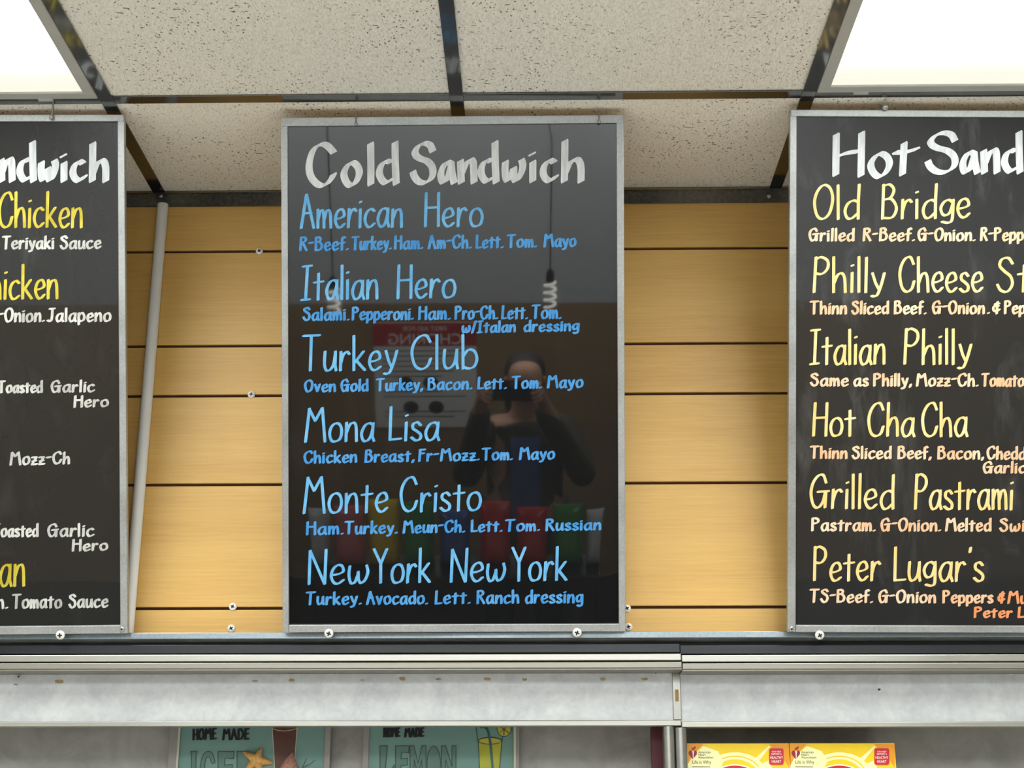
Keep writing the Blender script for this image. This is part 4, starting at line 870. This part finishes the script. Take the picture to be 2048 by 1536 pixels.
MB().box(xa, xb, RY0, pY, zb, zt).build('sheet', 'poster_white', t); MB().box(xa, xb, pY, pY + 0.0006, zh, zt).build('red_heading', 'poster_red', t)
def back_text(nm, body, x, z, size, mat):
    cu = bpy.data.curves.new(nm, 'FONT'); cu.body = body; cu.align_x = 'CENTER'; cu.size = size
    o = bpy.data.objects.new(nm, cu); COL.objects.link(o); me = bpy.data.meshes.new_from_object(o.evaluated_get(bpy.context.evaluated_depsgraph_get())); bpy.data.objects.remove(o)
    MB().add([V((x - v.co.x, pY + 0.0012, z + v.co.y)) for v in me.vertices], [tuple(p.vertices) for p in me.polygons]).build(nm, mat, t)
xm = (xa + xb) / 2; wP = xb - xa; hH = zt - zh
back_text('heading_lettering', 'FIRST AID FOR', xm, zt - hH * 0.34, hH * 0.28, 'print_white'); back_text('heading_lettering', 'CHOKING', xm, zt - hH * 0.92, hH * 0.66, 'print_white')
mb = MB()
for r in range(14):
    z = zh - 0.02 - r * (zh - zb - 0.05) / 14
    if r in (6, 7, 10, 11): continue
    mb.box(xa + wP * 0.08, xb - wP * (0.1 + 0.12 * (r % 3)), pY, pY + 0.0006, z - 0.004, z)
mb.build('text_rows', 'print_black', t)
for u, v in ((0.3, 0.45), (0.55, 0.45), (0.35, 0.75), (0.6, 0.75)):
    c = V((xa + wP * u, pY, zh - (zh - zb) * v)); MB().add([c + V((math.cos(a) * 0.035, 0.0006, math.sin(a) * 0.03)) for a in [2 * math.pi * k / 16 for k in range(16)]], [tuple(range(16))]).build('pictogram', 'print_black', t)

# rack of snack bags on the customer side
bY = 0.66; zs = mir(900, 1150, bY).z
xr0, xr1 = sorted((mir(590, 1100, bY).x, mir(1235, 1100, bY).x))
t = empty('snack_rack', Matrix.Translation(((xr0 + xr1) / 2, bY, 0)), 'black wire rack of snack bags mirrored low in the centre board', 'rack')
MB().box(xr0, xr1, bY - 0.10, bY + 0.10, zs - 0.012, zs).build('shelf', 'phone_black', t)
for x in (xr0 + 0.02, xr1 - 0.02):
    for y in (bY - 0.08, bY + 0.08): MB().tube([(x, y, 0), (x, y, zs - 0.012)], 0.008, 10).build('leg', 'phone_black', t)
def snack_bag(px, mat, wd, hgt, label):
    x = mir(px, 1100, bY).x; wd = abs(mir(px + 62, 1100, bY).x - x); nu, nv = 12, 12; vs = []; fs = []
    for side in (1, -1):
        for j in range(nv + 1):
            for i in range(nu + 1):
                u, v = i / nu * 2 - 1, j / nv * 2 - 1
                d = 0.038 * max(0.0, (1 - abs(u) ** 3)) ** 0.6 * max(0.0, (1 - abs(v) ** 2.6)) ** 0.7 + 0.0012
                vs.append((x + u * wd / 2 * (1 - 0.06 * (1 - v * v)), bY + side * d, zs + 0.0005 + hgt * (v + 1) / 2))
    n1 = (nu + 1) * (nv + 1)
    for q in (0, 1):
        for j in range(nv):
            for i in range(nu):
                a = q * n1 + j * (nu + 1) + i; f = (a, a + 1, a + nu + 2, a + nu + 1); fs.append(f[::-1] if q == 0 else f)
    rim = [i for i in range(nu + 1)] + [j * (nu + 1) + nu for j in range(1, nv + 1)] + [nv * (nu + 1) + i for i in range(nu - 1, -1, -1)] + [j * (nu + 1) for j in range(nv - 1, 0, -1)]
    for a, b in zip(rim, rim[1:] + rim[:1]): fs.append((a, b, n1 + b, n1 + a))
    tag(MB().add(vs, fs, 0, True).build('snack_bag', mat), label, 'snack bag', 'snack bags mirrored in the boards')
for a in ((632, 'bag_silver', 0.15, 0.23, 'silver snack bag at the end of the rack'), (700, 'bag_pink', 0.15, 0.24, 'pink snack bag beside the silver one'), (768, 'bag_yellow', 0.15, 0.26, 'bright yellow snack bag on the rack'),
          (838, 'bag_green', 0.15, 0.25, 'green snack bag between the yellow and blue ones'), (910, 'bag_blue', 0.15, 0.22, 'blue snack bag on the rack'), (990, 'bag_red', 0.16, 0.25, 'red snack bag beside the blue one'),
          (1064, 'bag_red', 0.15, 0.23, 'red snack bag next to the dark green one'), (1136, 'bag_green', 0.15, 0.24, 'green snack bag next to the plain silver end one'), (1204, 'bag_silver', 0.14, 0.22, 'silver snack bag at the far end after the green one')):
    snack_bag(*a)

t = empty('dark_reflect_mat', Matrix.Translation((0, 0.3, 0)), 'black mat added on the customer side floor to darken the mirrored foot of the boards', 'mat')  # unseen mat, added so the foot of the boards reflects something dark
MB().box(-2.6, 2.6, RY0 + 0.02, 0.95, 0.0003, 0.010).build('mat', 'phone_black', t, bevel=0.003)
plain('bulb_white', (240, 240, 236), 0.3, var=0.01); bm_ = M['bulb_white'].node_tree.nodes['Principled BSDF']; bm_.inputs['Emission Color'].default_value = (1, 0.97, 0.9, 1); bm_.inputs['Emission Strength'].default_value = 1.3
for px, py, lab in ((667, 606, 'bare spiral bulb on a cord, mirrored at the left of the centre board'), (1100, 592, 'bare spiral bulb on a cord, mirrored at the right of the centre board')):
    c = mir(px, py, -0.9); t = empty('pendant_lamp', Matrix.Translation((c.x, c.y, CZ)), lab, 'lamp', 'bare bulb pendants on the customer side')
    MB().tube([(c.x, c.y, c.z + 0.11), (c.x + 0.002, c.y, (c.z + CZ) / 2), (c.x, c.y, CZ + 0.002)], 0.003, 8).build('cord', 'phone_black', t)
    MB().tube([(c.x, c.y, c.z + 0.06), (c.x, c.y, c.z + 0.10), (c.x, c.y, c.z + 0.115)], [0.018, 0.016, 0.006], 14).build('socket', 'phone_black', t)
    MB().tube([(c.x + 0.024 * math.cos(a) * (1 - 0.25 * abs(k / 40 - 0.5)), c.y + 0.024 * math.sin(a), c.z + 0.06 - k * 0.0027) for k, a in [(k, k * 0.55) for k in range(42)]], 0.0062, 8).build('bulb', 'bulb_white', t)

# the person taking the picture, and the phone
hx = mir(1050, 850, -0.42).x
pt = empty('phone', Matrix.Translation(CAM - Fv * 0.03 - V((0, 0, 0.0))), 'dark phone held up level by the person mirrored in the centre board', 'phone')
c0 = CAM - Fv * 0.03
MB().quadbox([c0 + Rv * a + Uv * b for a, b in ((-0.074, -0.060), (0.074, -0.060), (0.074, 0.014), (-0.074, 0.014))][::-1], -Fv * 0.009).build('case', 'phone_black', pt, bevel=0.002)
MB().quadbox([c0 + Rv * a + Uv * b for a, b in ((0.012, -0.012), (-0.012, -0.012), (-0.012, 0.012), (0.012, 0.012))], Fv * 0.0015).build('camera_bump', 'dark_slot', pt)
def skinned(name, chain, mat, parent=None, levels=2):
    """chain: list of (index, parent index, point, radius)"""
    me = bpy.data.meshes.new(name); pts = [V(p) for _, _, p, _ in chain]; org = pts[0] if parent is None else V(WM[parent.name].translation)
    me.from_pydata([p - org for p in pts], [(q, i) for i, q, _, _ in chain if q >= 0], []); me.materials.append(M[mat])
    o = bpy.data.objects.new(name, me); COL.objects.link(o)
    if parent is None: o.location = org; WM[o.name] = Matrix.Translation(org)
    else: o.parent = parent; WM[o.name] = WM[parent.name].copy()
    sk = o.modifiers.new('skin', 'SKIN'); sk.use_smooth_shade = True
    for k, (_, _, _, r) in enumerate(chain):
        sv = me.skin_vertices[0].data[k]; sv.radius = r if isinstance(r, tuple) else (r, r); sv.use_root = (k == 0)
    sb = o.modifiers.new('sub', 'SUBSURF'); sb.levels = levels; sb.render_levels = levels
    return o
by = -0.42
def P3(x, y, z): return (hx + x, by + y, z * 0.952)
ch = []
def J(par, p, r): ch.append((len(ch), par, p, r)); return len(ch) - 1
pel = J(-1, P3(0, 0, 0.86), (0.15, 0.11)); wai = J(pel, P3(0, 0, 1.0), (0.13, 0.10)); che = J(wai, P3(0, -0.01, 1.16), (0.15, 0.105)); nb = J(che, P3(0, -0.01, 1.28), (0.075, 0.06))
nk = J(nb, P3(0, 0.0, 1.335), 0.05); hd = J(nk, P3(0, 0.012, 1.40), (0.066, 0.075)); h2 = J(hd, P3(0, 0.012, 1.47), (0.075, 0.09)); J(h2, P3(0, 0.0, 1.535), (0.058, 0.068))
for sx_ in (-1, 1):
    sh = J(che, P3(sx_ * 0.155, 0, 1.235), 0.058); el = J(sh, P3(sx_ * 0.235, 0.12, 1.06), 0.043)
    wr = V((sx_ * 0.108, -0.080, 1.415)); w_ = J(el, tuple(wr), (0.026, 0.022)); pa = V((sx_ * 0.101, -0.056, 1.452)); p_ = J(w_, tuple(pa), (0.030, 0.016))
    for k in range(4):
        b0 = pa + V((-sx_ * (0.004 - 0.002 * k), 0.022, 0.030 - 0.017 * k + 0.006)); L_ = (0.9, 1.0, 0.93, 0.75)[k]
        f1_ = J(p_, tuple(b0), 0.0088); f2_ = J(f1_, tuple(b0 + V((-sx_ * 0.010, 0.048 * L_, 0.001))), 0.0082); J(f2_, tuple(b0 + V((-sx_ * 0.034 * L_, 0.058, 0.0))), 0.0072)
    tb = J(p_, tuple(pa + V((-sx_ * 0.012, -0.014, 0.010))), 0.0105); J(tb, tuple(pa + V((-sx_ * 0.040, -0.008, 0.016))), 0.0085)
    hp_ = J(pel, P3(sx_ * 0.09, 0, 0.80), 0.088); kn = J(hp_, P3(sx_ * 0.10, 0.015, 0.45), 0.056); an = J(kn, P3(sx_ * 0.105, -0.02, 0.085), 0.038); J(an, P3(sx_ * 0.115, 0.12, 0.035), (0.042, 0.034))
body = skinned('person', ch, 'skin')
tag(body, 'person in a dark open jacket holding up a phone, mirrored in the centre board', 'person')
j = []
def K(par, p, r): j.append((len(j), par, p, r)); return len(j) - 1
a = K(-1, P3(0, -0.004, 0.80), (0.175, 0.13)); a2 = K(a, P3(0, -0.004, 1.0), (0.155, 0.122)); a3 = K(a2, P3(0, -0.012, 1.17), (0.172, 0.125)); K(a3, P3(0, -0.012, 1.275), (0.095, 0.08))
for sx_ in (-1, 1):
    b1 = K(a3, P3(sx_ * 0.158, 0, 1.238), 0.072); b2 = K(b1, P3(sx_ * 0.238, 0.12, 1.055), 0.058); K(b2, (sx_ * 0.104, -0.098, 1.385), 0.040)
skinned('jacket', j, 'jacket_dark', body)
fr = []
for k in range(7):
    z = 0.82 + k * 0.07; d = (0.128, 0.124, 0.119, 0.118, 0.119, 0.117, 0.09)[k]; fr.append((z, d + 0.012))
mb = MB(); vs = []
for z, d in fr:
    for i in range(7): u = (i - 3) / 3 * 0.055; vs.append(P3(u, d - u * u * 3.2 - 0.004, z))
mb.add(vs, [(r * 7 + i + 1, r * 7 + i, (r + 1) * 7 + i, (r + 1) * 7 + i + 1) for r in range(6) for i in range(6)], 0, True).build('shirt_front', 'shirt_blue', body)
tr = [(0, -1, P3(0, 0, 0.84), (0.16, 0.12))]
for sx_ in (-1, 1):
    n0 = len(tr); tr += [(n0, 0, P3(sx_ * 0.09, 0, 0.79), 0.10), (n0 + 1, n0, P3(sx_ * 0.10, 0.015, 0.45), 0.075), (n0 + 2, n0 + 1, P3(sx_ * 0.105, -0.02, 0.10), 0.062)]
skinned('trousers', tr, 'trouser_dark', body)
for sx_ in (-1, 1):
    skinned('shoe', [(0, -1, P3(sx_ * 0.107, -0.04, 0.05), (0.048, 0.044)), (1, 0, P3(sx_ * 0.112, 0.05, 0.042), (0.048, 0.038)), (2, 1, P3(sx_ * 0.118, 0.13, 0.036), (0.044, 0.032))], 'phone_black', body)
skinned('hair', [(0, -1, P3(0, 0.004, 1.545), (0.080, 0.086)), (1, 0, P3(0, -0.052, 1.47), (0.090, 0.060)), (2, 1, P3(0, -0.07, 1.34), (0.088, 0.04)), (3, 2, P3(0, -0.08, 1.24), (0.075, 0.035))], 'hair_dark', body)
head_c = V(P3(0, 0.012, 1.45))
for sx_ in (-1, 1):
    MB().dome(head_c + V((sx_ * 0.03, 0.083, 0.012)), (0, 1, 0), 0.011, 0.006, 12).build('eye', 'print_white', body); MB().dome(head_c + V((sx_ * 0.03, 0.088, 0.012)), (0, 1, 0), 0.0055, 0.003, 10).build('iris', 'hair_dark', body)
    skinned('ear', [(0, -1, tuple(head_c + V((sx_ * 0.074, -0.01, 0.015))), (0.008, 0.016)), (1, 0, tuple(head_c + V((sx_ * 0.074, -0.008, -0.018))), (0.007, 0.011))], 'skin', body)
skinned('nose', [(0, -1, tuple(head_c + V((0, 0.086, 0.010))), 0.008), (1, 0, tuple(head_c + V((0, 0.098, -0.018))), 0.013)], 'skin', body)
MB().tube([head_c + V((-0.024, 0.082, -0.047)), head_c + V((-0.008, 0.089, -0.045)), head_c + V((0.008, 0.089, -0.045)), head_c + V((0.024, 0.082, -0.047))], [0.003, 0.006, 0.006, 0.003], 8).build('mouth', 'bag_pink', body)
